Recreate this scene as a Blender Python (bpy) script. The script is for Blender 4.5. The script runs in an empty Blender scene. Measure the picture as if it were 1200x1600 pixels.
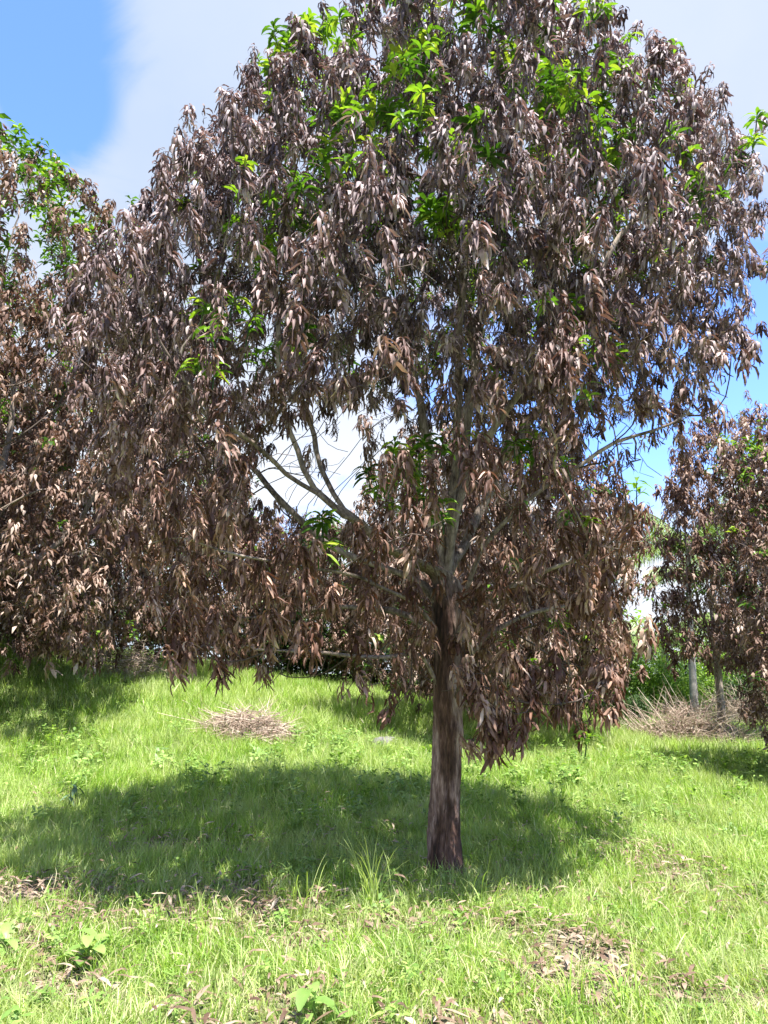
import bpy, math
import numpy as np
from mathutils import Vector, Euler, Matrix

rad = math.radians
rng = np.random.default_rng(7)
scene = bpy.context.scene
COL = scene.collection

# ------------------------------------------------------------------ camera
CAM_Z = 1.6
PITCH = rad(11.8)
cam_data = bpy.data.cameras.new('camera')
cam_data.sensor_fit = 'VERTICAL'
cam_data.sensor_height = 32.0
cam_data.lens = 24.0                      # 67.4 degrees vertical
cam_data.clip_start = 0.05
cam_data.clip_end = 3000
cam = bpy.data.objects.new('camera', cam_data)
COL.objects.link(cam)
cam.location = (0, 0, CAM_Z)
cam.rotation_euler = (rad(90) + PITCH, 0, 0)
scene.camera = cam

# ------------------------------------------------------------------ world + sun
SUN_EL = rad(69)
SUN_TO = np.array([0.60, -0.80])          # horizontal direction towards the sun (behind the camera, right)
SUN_TO /= np.linalg.norm(SUN_TO)
sun_dir = Vector((SUN_TO[0]*math.cos(SUN_EL), SUN_TO[1]*math.cos(SUN_EL), math.sin(SUN_EL)))
world = bpy.data.worlds.new('World')
scene.world = world
world.use_nodes = True
nt = world.node_tree
nt.nodes.clear()
N = nt.nodes.new
L = nt.links.new
out = N('ShaderNodeOutputWorld')
bg = N('ShaderNodeBackground')
bg.inputs['Strength'].default_value = 0.105
sky = N('ShaderNodeTexSky')
sky.sky_type = 'NISHITA'
sky.sun_disc = False
sky.sun_elevation = SUN_EL
sky.sun_rotation = math.atan2(SUN_TO[0], SUN_TO[1])
sky.air_density = 1.0
sky.dust_density = 0.4
sky.ozone_density = 2.0
tc = N('ShaderNodeTexCoord')
mp = N('ShaderNodeMapping')
mp.inputs['Scale'].default_value = (1, 1, 1.5)
mp.inputs['Location'].default_value = (0.35, 0.2, 0.1)
L(tc.outputs['Generated'], mp.inputs['Vector'])
nz = N('ShaderNodeTexNoise')
nz.inputs['Scale'].default_value = 2.3
nz.inputs['Detail'].default_value = 8
nz.inputs['Roughness'].default_value = 0.6
nz.inputs['Distortion'].default_value = 0.9
L(mp.outputs['Vector'], nz.inputs['Vector'])
def px_dir(px, py):
    u = (px-600)/1200; v = (800-py)/1200
    d = Vector((u, math.cos(PITCH)-v*math.sin(PITCH), math.sin(PITCH)+v*math.cos(PITCH)))
    return d.normalized()
# gaps between the clouds: directions of clear blue sky, with soft radius
acc = nz.outputs['Fac']
for d, r0, r1, amt in ((px_dir(45, 50), .02, .15, .28), (px_dir(100, 190), .01, .08, .16), (px_dir(1190, 545), .04, .17, .30), (px_dir(930, 640), .02, .26, .26),
                       (Vector((-.7, -.3, .65)).normalized(), .2, .6, .3), (Vector((.8, -.5, .35)).normalized(), .2, .6, .3)):
    vm = N('ShaderNodeVectorMath'); vm.operation = 'DISTANCE'
    nrm = N('ShaderNodeVectorMath'); nrm.operation = 'NORMALIZE'
    L(tc.outputs['Generated'], nrm.inputs[0])
    L(nrm.outputs['Vector'], vm.inputs[0]); vm.inputs[1].default_value = d
    mr = N('ShaderNodeMapRange'); mr.interpolation_type = 'SMOOTHSTEP'
    mr.inputs['From Min'].default_value = r0; mr.inputs['From Max'].default_value = r1
    mr.inputs['To Min'].default_value = amt; mr.inputs['To Max'].default_value = 0
    L(vm.outputs['Value'], mr.inputs['Value'])
    sb = N('ShaderNodeMath'); sb.operation = 'SUBTRACT'
    L(acc, sb.inputs[0]); L(mr.outputs['Result'], sb.inputs[1])
    acc = sb.outputs[0]
cr = N('ShaderNodeMapRange'); cr.interpolation_type = 'SMOOTHSTEP'
cr.inputs['From Min'].default_value = 0.28; cr.inputs['From Max'].default_value = 0.46
L(acc, cr.inputs['Value'])
nz2 = N('ShaderNodeTexNoise'); nz2.inputs['Scale'].default_value = 3.0; nz2.inputs['Detail'].default_value = 5
L(mp.outputs['Vector'], nz2.inputs['Vector'])
ccol = N('ShaderNodeMix'); ccol.data_type = 'RGBA'
ccol.inputs['A'].default_value = (1.95, 2.35, 3.05, 1)
ccol.inputs['B'].default_value = (2.3, 2.6, 3.3, 1)
cm = N('ShaderNodeMapRange'); cm.inputs['From Min'].default_value = .35; cm.inputs['From Max'].default_value = .65
L(nz2.outputs['Fac'], cm.inputs['Value']); L(cm.outputs['Result'], ccol.inputs['Factor'])
sz = N('ShaderNodeSeparateXYZ'); L(tc.outputs['Generated'], sz.inputs[0])
hz = N('ShaderNodeMapRange'); hz.inputs['From Min'].default_value = .50; hz.inputs['From Max'].default_value = .22
L(sz.outputs['Z'], hz.inputs['Value'])
cl2 = N('ShaderNodeMix'); cl2.data_type = 'RGBA'; cl2.inputs['B'].default_value = (3.3, 3.5, 3.9, 1)
L(hz.outputs['Result'], cl2.inputs['Factor']); L(ccol.outputs['Result'], cl2.inputs['A'])
mx = N('ShaderNodeMix'); mx.data_type = 'RGBA'
skb = N('ShaderNodeMix'); skb.data_type = 'RGBA'; skb.blend_type = 'MULTIPLY'; skb.inputs['Factor'].default_value = 1
skb.inputs['B'].default_value = (.82, 1.0, 1.5, 1)
L(sky.outputs['Color'], skb.inputs['A'])
L(cr.outputs['Result'], mx.inputs['Factor'])
L(skb.outputs['Result'], mx.inputs['A']); L(cl2.outputs['Result'], mx.inputs['B'])
L(mx.outputs['Result'], bg.inputs['Color'])
L(bg.outputs['Background'], out.inputs['Surface'])

sl = bpy.data.lights.new('sun', 'SUN')
sl.energy = 5.0
sl.angle = rad(0.5)
sl.color = (1.0, 0.95, 0.88)
sun = bpy.data.objects.new('sun', sl)
COL.objects.link(sun)
sun.rotation_euler = sun_dir.to_track_quat('Z', 'Y').to_euler()
vs = scene.view_settings
vs.view_transform = 'Standard'
vs.look = 'None'
vs.exposure = 1.65
vs.gamma = 1
vs.use_curve_mapping = False
scene.cycles.max_bounces = 8
scene.cycles.transparent_max_bounces = 8

# ------------------------------------------------------------------ helpers
def tag(o, label=None, cat=None, group=None, kind=None):
    if label: o['label'] = label
    if cat: o['category'] = cat
    if group: o['group'] = group
    if kind: o['kind'] = kind
    return o

def make_mesh(name, V, F, mats=None, attrs=None, smooth=False, midx=None):
    V = np.asarray(V, dtype=np.float32).reshape(-1, 3)
    me = bpy.data.meshes.new(name)
    if isinstance(F, (tuple,)):            # (quads, tris)
        quads, tris = F
    else:
        F = np.asarray(F, dtype=np.int32)
        quads, tris = (F, np.zeros((0, 3), np.int32)) if F.shape[1] == 4 else (np.zeros((0, 4), np.int32), F)
    nq, ntr = len(quads), len(tris)
    me.vertices.add(len(V)); me.vertices.foreach_set('co', V.ravel())
    loops = np.concatenate([quads.ravel(), tris.ravel()]).astype(np.int32)
    me.loops.add(len(loops)); me.loops.foreach_set('vertex_index', loops)
    me.polygons.add(nq+ntr)
    starts = np.concatenate([np.arange(nq)*4, nq*4+np.arange(ntr)*3]).astype(np.int32)
    me.polygons.foreach_set('loop_start', starts)
    me.update(calc_edges=True)
    if smooth:
        me.polygons.foreach_set('use_smooth', np.ones(nq+ntr, dtype=bool))
    for m in (mats or []): me.materials.append(m)
    if midx is not None: me.polygons.foreach_set('material_index', np.asarray(midx, np.int32))
    for k, a in (attrs or {}).items():
        a = np.asarray(a, np.float32)
        if a.ndim == 1:
            at = me.attributes.new(k, 'FLOAT', 'POINT'); at.data.foreach_set('value', a)
        else:
            at = me.attributes.new(k, 'FLOAT_VECTOR', 'POINT'); at.data.foreach_set('vector', a.ravel())
    me.validate()
    return me

def link(name, me, parent=None, loc=(0, 0, 0)):
    o = bpy.data.objects.new(name, me)
    COL.objects.link(o)
    o.location = loc
    if parent is not None: o.parent = parent
    return o

def empty(name, loc):
    o = bpy.data.objects.new(name, None)
    COL.objects.link(o)
    o.location = loc
    o.empty_display_size = .2
    return o

def P(px, py, Y):
    """world point on the plane y=Y seen in direction of the picture point"""
    u = (px-600)/1200; v = (800-py)/1200
    d = np.array([u, math.cos(PITCH)-v*math.sin(PITCH), math.sin(PITCH)+v*math.cos(PITCH)])
    return np.array([0, 0, CAM_Z]) + d*(Y/d[1])

def sstep(t):
    t = np.clip(t, 0, 1); return t*t*(3-2*t)

# value noise in numpy
_perm = np.random.default_rng(3).random((256, 256))
def vnoise(x, y, s=1.0, off=0.0):
    x = np.asarray(x, float)*s+off+100; y = np.asarray(y, float)*s+off*1.7+100
    xi = np.floor(x).astype(int); yi = np.floor(y).astype(int)
    fx = sstep(x-xi); fy = sstep(y-yi)
    g = lambda a, b: _perm[a % 256, b % 256]
    return (g(xi, yi)*(1-fx)+g(xi+1, yi)*fx)*(1-fy)+(g(xi, yi+1)*(1-fx)+g(xi+1, yi+1)*fx)*fy
def fbm(x, y, s=1.0, off=0.0, o=4):
    v = 0; a = .5; t = 0
    for i in range(o):
        v = v+a*vnoise(x, y, s*2**i, off+i*13.1); t += a; a *= .5
    return v/t

def ground_z(x, y):
    x = np.asarray(x, float); y = np.asarray(y, float)
    h = np.clip(0.93-0.134*x, 0, 3.2)
    h = np.where(x > 5, h*1.0, h)
    z = sstep((y-7)/14)*h
    z = z - sstep((y-24)/60)*(h+0.8)                  # falls away behind the trees
    z = z + (fbm(x, y, .5, 5)-.5)*0.16*sstep((60-y)/30) + (fbm(x, y, 2.2, 9, 2)-.5)*0.05*sstep((40-y)/20)
    d = np.hypot(x-0.48, y-6.6)
    z = z*sstep((d-0.1)/1.2) + 0*z
    return z

def G(px, py):
    """where the ray of a picture point meets the ground"""
    lo = None
    for Y in np.arange(2.5, 60, .05):
        p = P(px, py, Y)
        if p[2] <= float(ground_z(p[0], p[1])):
            return np.array([p[0], p[1], float(ground_z(p[0], p[1]))])
    p = P(px, py, 30); return np.array([p[0], 30, float(ground_z(p[0], 30))])

# ------------------------------------------------------------------ materials
def new_mat(name):
    m = bpy.data.materials.new(name); m.use_nodes = True
    m.node_tree.nodes.clear(); return m, m.node_tree

def ramp(nt, fac, stops):
    r = nt.nodes.new('ShaderNodeValToRGB')
    e = r.color_ramp.elements
    e[0].position = stops[0][0]; e[0].color = (*stops[0][1], 1)
    e[1].position = stops[-1][0]; e[1].color = (*stops[-1][1], 1)
    for p_, c in stops[1:-1]:
        n = e.new(p_); n.color = (*c, 1)
    nt.links.new(fac, r.inputs['Fac'])
    return r.outputs['Color']

def mixc(nt, a, b, f, mode='MIX'):
    m = nt.nodes.new('ShaderNodeMix'); m.data_type = 'RGBA'; m.blend_type = mode
    for k, v in (('A', a), ('B', b)):
        if isinstance(v, tuple): m.inputs[k].default_value = (*v, 1)
        else: nt.links.new(v, m.inputs[k])
    if isinstance(f, (int, float)): m.inputs['Factor'].default_value = f
    else: nt.links.new(f, m.inputs['Factor'])
    return m.outputs['Result']

def leaf_mat(name, stops, rough=.5, transl=.25, tcol=(1, 1, 1), spec=.5, zmix=None, var=.25, vein=False):
    """thin leaf: colour chosen by the per-leaf tint, soft variation, some light through the blade"""
    m, nt = new_mat(name)
    at = nt.nodes.new('ShaderNodeAttribute'); at.attribute_name = 'tint'
    c = ramp(nt, at.outputs['Fac'], stops)
    geo = nt.nodes.new('ShaderNodeNewGeometry')
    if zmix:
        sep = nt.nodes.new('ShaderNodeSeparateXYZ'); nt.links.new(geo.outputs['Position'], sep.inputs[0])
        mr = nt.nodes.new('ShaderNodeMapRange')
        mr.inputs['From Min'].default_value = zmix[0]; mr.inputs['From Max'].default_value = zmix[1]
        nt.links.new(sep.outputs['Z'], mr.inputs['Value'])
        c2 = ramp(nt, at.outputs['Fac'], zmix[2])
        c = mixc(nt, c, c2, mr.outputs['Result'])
    nz = nt.nodes.new('ShaderNodeTexNoise'); nz.inputs['Scale'].default_value = 26; nz.inputs['Detail'].default_value = 3
    nt.links.new(geo.outputs['Position'], nz.inputs['Vector'])
    mr2 = nt.nodes.new('ShaderNodeMapRange')
    mr2.inputs['From Min'].default_value = .3; mr2.inputs['From Max'].default_value = .7
    mr2.inputs['To Min'].default_value = 1-var; mr2.inputs['To Max'].default_value = 1+var
    nt.links.new(nz.outputs['Fac'], mr2.inputs['Value'])
    cc = nt.nodes.new('ShaderNodeCombineColor')
    for k in ('Red', 'Green', 'Blue'): nt.links.new(mr2.outputs['Result'], cc.inputs[k])
    c = mixc(nt, c, cc.outputs['Color'], 1.0, 'MULTIPLY')
    pb = nt.nodes.new('ShaderNodeBsdfPrincipled')
    nt.links.new(c, pb.inputs['Base Color'])
    pb.inputs['Roughness'].default_value = rough
    pb.inputs['Specular IOR Level'].default_value = spec
    tb = nt.nodes.new('ShaderNodeBsdfTranslucent')
    tcx = mixc(nt, c, tcol, 1.0, 'MULTIPLY')
    nt.links.new(tcx, tb.inputs['Color'])
    ms = nt.nodes.new('ShaderNodeMixShader'); ms.inputs[0].default_value = transl
    nt.links.new(pb.outputs[0], ms.inputs[1]); nt.links.new(tb.outputs[0], ms.inputs[2])
    o = nt.nodes.new('ShaderNodeOutputMaterial'); nt.links.new(ms.outputs[0], o.inputs['Surface'])
    return m

def patchy(m, col, scale, lo, hi, amt):
    nt = m.node_tree
    pb = [n for n in nt.nodes if n.type == 'BSDF_PRINCIPLED'][0]
    src = pb.inputs['Base Color'].links[0].from_socket
    outs = [l.to_socket for l in src.links]
    geo = nt.nodes.new('ShaderNodeNewGeometry'); nz = nt.nodes.new('ShaderNodeTexNoise')
    nz.inputs['Scale'].default_value = scale; nz.inputs['Detail'].default_value = 5; nz.inputs['Roughness'].default_value = .6
    nt.links.new(geo.outputs['Position'], nz.inputs['Vector'])
    mr = nt.nodes.new('ShaderNodeMapRange'); mr.inputs['From Min'].default_value = lo; mr.inputs['From Max'].default_value = hi
    mr.inputs['To Max'].default_value = amt
    nt.links.new(nz.outputs['Fac'], mr.inputs['Value'])
    c = mixc(nt, src, col, mr.outputs['Result'])
    for o in outs: nt.links.new(c, o)

def bark_mat(name, stops, scale=9, stretch=.16, bump=.5, patches=None, upper=None):
    m, nt = new_mat(name)
    geo = nt.nodes.new('ShaderNodeNewGeometry')
    mp = nt.nodes.new('ShaderNodeMapping'); mp.inputs['Scale'].default_value = (1, 1, stretch)
    nt.links.new(geo.outputs['Position'], mp.inputs['Vector'])
    nz = nt.nodes.new('ShaderNodeTexNoise'); nz.inputs['Scale'].default_value = scale*4; nz.inputs['Detail'].default_value = 7
    nz.inputs['Roughness'].default_value = .65
    nt.links.new(mp.outputs[0], nz.inputs['Vector'])
    nl = nt.nodes.new('ShaderNodeTexNoise'); nl.inputs['Scale'].default_value = scale*.5; nl.inputs['Detail'].default_value = 4
    nt.links.new(mp.outputs[0], nl.inputs['Vector'])
    ad = nt.nodes.new('ShaderNodeMath'); ad.operation = 'MULTIPLY_ADD'; ad.inputs[1].default_value = .55
    nt.links.new(nz.outputs['Fac'], ad.inputs[0])
    hf = nt.nodes.new('ShaderNodeMath'); hf.operation = 'MULTIPLY'; hf.inputs[1].default_value = .45
    nt.links.new(nl.outputs['Fac'], hf.inputs[0]); nt.links.new(hf.outputs[0], ad.inputs[2])
    c = ramp(nt, ad.outputs[0], stops)
    if patches:
        npn = nt.nodes.new('ShaderNodeTexNoise'); npn.inputs['Scale'].default_value = 3.2; npn.inputs['Detail'].default_value = 5
        mp2 = nt.nodes.new('ShaderNodeMapping'); mp2.inputs['Scale'].default_value = (1.6, 1.6, .45); mp2.inputs['Location'].default_value = (3.1, 0, 1.7)
        nt.links.new(geo.outputs['Position'], mp2.inputs['Vector']); nt.links.new(mp2.outputs[0], npn.inputs['Vector'])
        mr = nt.nodes.new('ShaderNodeMapRange'); mr.inputs['From Min'].default_value = .47; mr.inputs['From Max'].default_value = .56
        nt.links.new(npn.outputs['Fac'], mr.inputs['Value'])
        c2 = ramp(nt, ad.outputs[0], patches)
        c = mixc(nt, c, c2, mr.outputs['Result'])
    if upper:      # younger, paler bark towards the forks, with a ragged border
        sp_ = nt.nodes.new('ShaderNodeSeparateXYZ'); nt.links.new(geo.outputs['Position'], sp_.inputs[0])
        ma = nt.nodes.new('ShaderNodeMath'); ma.operation = 'MULTIPLY_ADD'; ma.inputs[1].default_value = 2.6
        nt.links.new(nl.outputs['Fac'], ma.inputs[0]); nt.links.new(sp_.outputs['Z'], ma.inputs[2])
        mz = nt.nodes.new('ShaderNodeMapRange'); mz.inputs['From Min'].default_value = upper[0]+1.3; mz.inputs['From Max'].default_value = upper[1]+1.3
        nt.links.new(ma.outputs[0], mz.inputs['Value'])
        c = mixc(nt, c, ramp(nt, ad.outputs[0], upper[2]), mz.outputs['Result'])
    pb = nt.nodes.new('ShaderNodeBsdfPrincipled')
    nt.links.new(c, pb.inputs['Base Color'])
    pb.inputs['Roughness'].default_value = .82
    pb.inputs['Specular IOR Level'].default_value = .3
    bp = nt.nodes.new('ShaderNodeBump'); bp.inputs['Strength'].default_value = bump; bp.inputs['Distance'].default_value = .02
    nt.links.new(ad.outputs[0], bp.inputs['Height']); nt.links.new(bp.outputs[0], pb.inputs['Normal'])
    o = nt.nodes.new('ShaderNodeOutputMaterial'); nt.links.new(pb.outputs[0], o.inputs['Surface'])
    return m

M = {}
M['dead'] = leaf_mat('dead_leaf', [(0, (.085, .036, .022)), (.45, (.215, .118, .080)), (.8, (.41, .27, .205)), (1, (.55, .42, .33))],
                     rough=.62, transl=.20, tcol=(1, .68, .52), spec=.38,
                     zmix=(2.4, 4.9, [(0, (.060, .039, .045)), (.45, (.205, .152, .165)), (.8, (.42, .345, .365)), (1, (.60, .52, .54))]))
M['dead_far'] = leaf_mat('dead_leaf_distant', [(0, (.08, .042, .030)), (.5, (.20, .125, .095)), (.85, (.37, .27, .22)), (1, (.50, .40, .34))],
                     rough=.62, transl=.24, tcol=(1, .76, .6), spec=.25)
M['green'] = leaf_mat('mango_leaf_green', [(0, (.035, .085, .012)), (.4, (.09, .19, .022)), (.75, (.20, .34, .035)), (1, (.34, .42, .06))],
                      rough=.38, transl=.35, tcol=(1.15, 1.3, .45), spec=.5)
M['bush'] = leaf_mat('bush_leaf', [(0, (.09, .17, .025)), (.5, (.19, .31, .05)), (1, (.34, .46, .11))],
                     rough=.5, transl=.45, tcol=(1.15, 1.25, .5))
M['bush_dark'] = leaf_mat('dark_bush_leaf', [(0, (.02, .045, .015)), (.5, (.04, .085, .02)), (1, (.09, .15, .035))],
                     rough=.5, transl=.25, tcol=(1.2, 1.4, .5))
M['palm'] = leaf_mat('palm_leaflet', [(0, (.07, .13, .03)), (.6, (.16, .24, .06)), (1, (.30, .36, .14))],
                     rough=.4, transl=.3, tcol=(1.2, 1.3, .5))
M['grass'] = leaf_mat('grass_blade', [(0, (.11, .21, .03)), (.35, (.225, .37, .05)), (.75, (.345, .49, .095)), (.93, (.50, .55, .24)), (1, (.55, .49, .34))],
                      rough=.48, transl=.42, tcol=(1.15, 1.3, .5), spec=.4, var=.15)
patchy(M['grass'], (.48, .53, .25), .9, .42, .62, .6)
patchy(M['grass'], (.10, .19, .03), 1.7, .52, .68, .5)
M['weed'] = leaf_mat('weed_leaf', [(0, (.10, .19, .035)), (.5, (.20, .33, .07)), (1, (.34, .46, .13))],
                     rough=.5, transl=.35, tcol=(1.15, 1.3, .5))
M['pale_leaf'] = leaf_mat('pale_broad_leaf', [(0, (.15, .27, .06)), (1, (.27, .42, .11))], rough=.45, transl=.35, tcol=(1.1, 1.2, .5), var=.1)
M['blue_leaf'] = leaf_mat('bluish_leaf', [(0, (.05, .11, .06)), (1, (.12, .20, .11))], rough=.5, transl=.25, tcol=(1.1, 1.2, .6))
M['straw'] = leaf_mat('dry_stick', [(0, (.22, .15, .115)), (.6, (.42, .325, .26)), (1, (.60, .52, .42))], rough=.7, transl=0.0, spec=.3)
M['litter'] = leaf_mat('fallen_leaf', [(0, (.08, .045, .03)), (.5, (.19, .13, .09)), (1, (.34, .27, .20))], rough=.5, transl=.05)
M['bark'] = bark_mat('reddish_brown_bark', [(.36, (.016, .009, .007)), (.47, (.058, .030, .022)), (.57, (.13, .072, .054)), (.70, (.33, .23, .19))], scale=11, stretch=.20, bump=1.0,
                     patches=[(.34, (.035, .020, .016)), (.47, (.18, .110, .092)), (.57, (.36, .255, .22)), (.70, (.52, .43, .39))],  # pale bark streaks, brightened in colour to stand in for sun dapples on the trunk
                     upper=(1.75, 2.6, [(.36, (.055, .040, .032)), (.48, (.19, .148, .12)), (.64, (.42, .35, .295))]))
M['limb'] = bark_mat('pale_limb_bark', [(.36, (.055, .040, .032)), (.48, (.19, .148, .12)), (.64, (.42, .35, .295))], scale=10, stretch=.4, bump=.5)
M['twig'] = bark_mat('twig_bark', [(.3, (.05, .036, .030)), (.7, (.15, .115, .095))], scale=8, stretch=1, bump=.2)
M['palm_bark'] = bark_mat('palm_bark', [(.3, (.17, .155, .14)), (.7, (.42, .39, .35))], scale=5, stretch=3, bump=.4)
M['dark_bark'] = bark_mat('dark_distant_bark', [(.3, (.045, .038, .035)), (.7, (.13, .11, .10))], scale=6, stretch=.4, bump=.4)

# ------------------------------------------------------------------ ground
def bare_mask(x, y):
    """0 = full grass, 1 = bare soil with litter"""
    b = sstep((fbm(x, y, .9, 31, 4)-.53)/.12)*.75
    for (px, py, rx, ry) in BARE:
        c = BP[(px, py)]
        d = ((x-c[0])/rx)**2+((y-c[1])/ry)**2
        b = np.maximum(b, np.exp(-d*.9)*1.35)
    near = sstep((9.5-y)/3.0)
    return np.clip(b*(.12+.88*near), 0, 1)
BARE = [(40, 1400, .55, .28), (115, 1440, .25, .14), (440, 1420, .38, .20), (470, 1480, .22, .12), (740, 1448, .40, .11), (600, 1455, .3, .14),
        (900, 1465, .22, .08), (960, 1500, .16, .06), (860, 1540, .12, .05), (1150, 1575, .3, .10), (640, 1300, .2, .2), (300, 1330, .5, .25),
        (240, 1440, .2, .1), (290, 1160, .7, .5), (600, 1160, .3, .3), (470, 1225, .35, .2), (200, 1310, .2, .2), (90, 1560, .3, .1), (450, 1560, .2, .08)]
BP = {(b[0], b[1]): G(b[0], b[1]) for b in BARE}

xs = np.concatenate([-np.geomspace(900, 26, 16), np.arange(-25, 25.01, .16), np.geomspace(26, 900, 16)])
ys = np.concatenate([np.linspace(-60, 0, 8), np.arange(.5, 30, .16), np.geomspace(30.5, 1500, 34)])
X, Y = np.meshgrid(xs, ys)
Z = ground_z(X, Y)
nx, ny = len(xs), len(ys)
ii = (np.arange(ny-1)[:, None]*nx+np.arange(nx-1)[None]).ravel()
Fq = np.stack([ii, ii+1, ii+nx+1, ii+nx], 1)
bm_ = bare_mask(X.ravel(), Y.ravel())

m, nt = new_mat('soil_and_thatch')
geo = nt.nodes.new('ShaderNodeNewGeometry')
at = nt.nodes.new('ShaderNodeAttribute'); at.attribute_name = 'bare'
n1 = nt.nodes.new('ShaderNodeTexNoise'); n1.inputs['Scale'].default_value = 28; n1.inputs['Detail'].default_value = 8; n1.inputs['Roughness'].default_value = .7
n2 = nt.nodes.new('ShaderNodeTexNoise'); n2.inputs['Scale'].default_value = 3; n2.inputs['Detail'].default_value = 5
nt.links.new(geo.outputs['Position'], n1.inputs['Vector']); nt.links.new(geo.outputs['Position'], n2.inputs['Vector'])
soil = ramp(nt, n1.outputs['Fac'], [(.3, (.085, .062, .05)), (.5, (.21, .165, .14)), (.7, (.37, .31, .265))])
soil = mixc(nt, soil, (.30, .22, .19), n2.outputs['Fac'])
thatch = ramp(nt, n1.outputs['Fac'], [(.3, (.035, .065, .014)), (.5, (.09, .15, .026)), (.7, (.17, .24, .05))])
c = mixc(nt, thatch, soil, at.outputs['Fac'])
pb = nt.nodes.new('ShaderNodeBsdfPrincipled'); nt.links.new(c, pb.inputs['Base Color'])
pb.inputs['Roughness'].default_value = .95; pb.inputs['Specular IOR Level'].default_value = .15
bp = nt.nodes.new('ShaderNodeBump'); bp.inputs['Strength'].default_value = .8; bp.inputs['Distance'].default_value = .03
nt.links.new(n1.outputs['Fac'], bp.inputs['Height']); nt.links.new(bp.outputs[0], pb.inputs['Normal'])
o = nt.nodes.new('ShaderNodeOutputMaterial'); nt.links.new(pb.outputs[0], o.inputs['Surface'])
M['ground'] = m
gnd = link('ground', make_mesh('ground', np.stack([X.ravel(), Y.ravel(), Z.ravel()], 1), Fq, [m], {'bare': bm_}, smooth=True))
tag(gnd, kind='structure')

# ------------------------------------------------------------------ leaf templates
def leaf_strip(Lg, W, n, curve, fold, curl, twist, r, across=3):
    """one lance-shaped leaf hanging along -Z from the origin, arching outwards first; returns verts, quads"""
    t = np.linspace(0, 1, n+1)
    # axis: leaves outwards (x) then droops
    ang = curve[0]+(curve[1]-curve[0])*np.minimum(t*1.6, 1)       # angle from horizontal, downwards
    ang = ang+curl*t*t
    dx = np.cos(ang); dz = -np.sin(ang)
    x = np.concatenate([[0], np.cumsum((dx[:-1]+dx[1:])/2)])*Lg/n
    z = np.concatenate([[0], np.cumsum((dz[:-1]+dz[1:])/2)])*Lg/n
    w = W*np.clip(np.sin(np.pi*np.clip(t*.93+.04, 0, 1))**.75, .06, 1)*.5
    ax = np.stack([x, np.zeros_like(x), z], 1)
    tang = np.stack([dx, np.zeros_like(dx), dz], 1)
    nor = np.stack([-dz, np.zeros_like(dx), dx], 1)               # upper side
    tw = twist*t
    side = np.stack([np.zeros_like(t), np.ones_like(t), np.zeros_like(t)], 1)
    sd = side*np.cos(tw)[:, None]+nor*np.sin(tw)[:, None]
    up = -side*np.sin(tw)[:, None]+nor*np.cos(tw)[:, None]
    fl = fold
    a = ax+(sd*math.cos(fl)+up*math.sin(fl))*w[:, None]
    b = ax+(-sd*math.cos(fl)+up*math.sin(fl))*w[:, None]
    if across == 3:
        V = np.concatenate([a, ax, b]); k = n+1
        i = np.arange(n)
        F = np.concatenate([np.stack([i, i+1, i+1+k, i+k], 1), np.stack([i+k, i+1+k, i+1+2*k, i+2*k], 1)])
    else:
        V = np.concatenate([a, b]); k = n+1
        i = np.arange(n)
        F = np.stack([i, i+1, i+1+k, i+k], 1)
    return V, F

def rotz(V, a):
    c, s = math.cos(a), math.sin(a)
    return np.stack([V[:, 0]*c-V[:, 1]*s, V[:, 0]*s+V[:, 1]*c, V[:, 2]], 1)

def tube(pts, rads, sides, cap=True, wob=0, r=None):
    pts = np.asarray(pts, float); n = len(pts)
    tg = np.gradient(pts, axis=0); tg /= (np.linalg.norm(tg, axis=1)[:, None]+1e-9)
    ref = np.array([1., 0, 0]) if abs(tg[:, 0]).mean() < .8 else np.array([0, 1., 0])
    u = np.cross(tg, ref); u /= (np.linalg.norm(u, axis=1)[:, None]+1e-9)
    v = np.cross(tg, u)
    a = np.arange(sides)/sides*2*math.pi
    rr = np.asarray(rads, float)[:, None]*np.ones(sides)[None]
    if wob: rr = rr*(1+wob*(r.random((n, sides))-.5))
    V = pts[:, None]+rr[..., None]*(u[:, None]*np.cos(a)[None, :, None]+v[:, None]*np.sin(a)[None, :, None])
    V = V.reshape(-1, 3)
    i = np.arange(n-1)[:, None]*sides; j = np.arange(sides)[None]; j2 = (j+1) % sides
    F = np.stack([(i+j).ravel(), (i+j2).ravel(), (i+sides+j2).ravel(), (i+sides+j).ravel()], 1)
    return V, F

class Batch:
    def __init__(s): s.V = []; s.F = []; s.T = []; s.n = 0
    def add(s, V, F, t):
        s.V.append(V); s.F.append(F+s.n)
        s.T.append(np.full(len(V), t) if np.isscalar(t) else t); s.n += len(V)
    def arr(s): return np.concatenate(s.V), np.concatenate(s.F), np.concatenate(s.T)
    def mesh(s, name, mat, smooth=False):
        V, F, T = s.arr(); return make_mesh(name, V, F, [mat] if not isinstance(mat, list) else mat, {'tint': T}, smooth)

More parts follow.
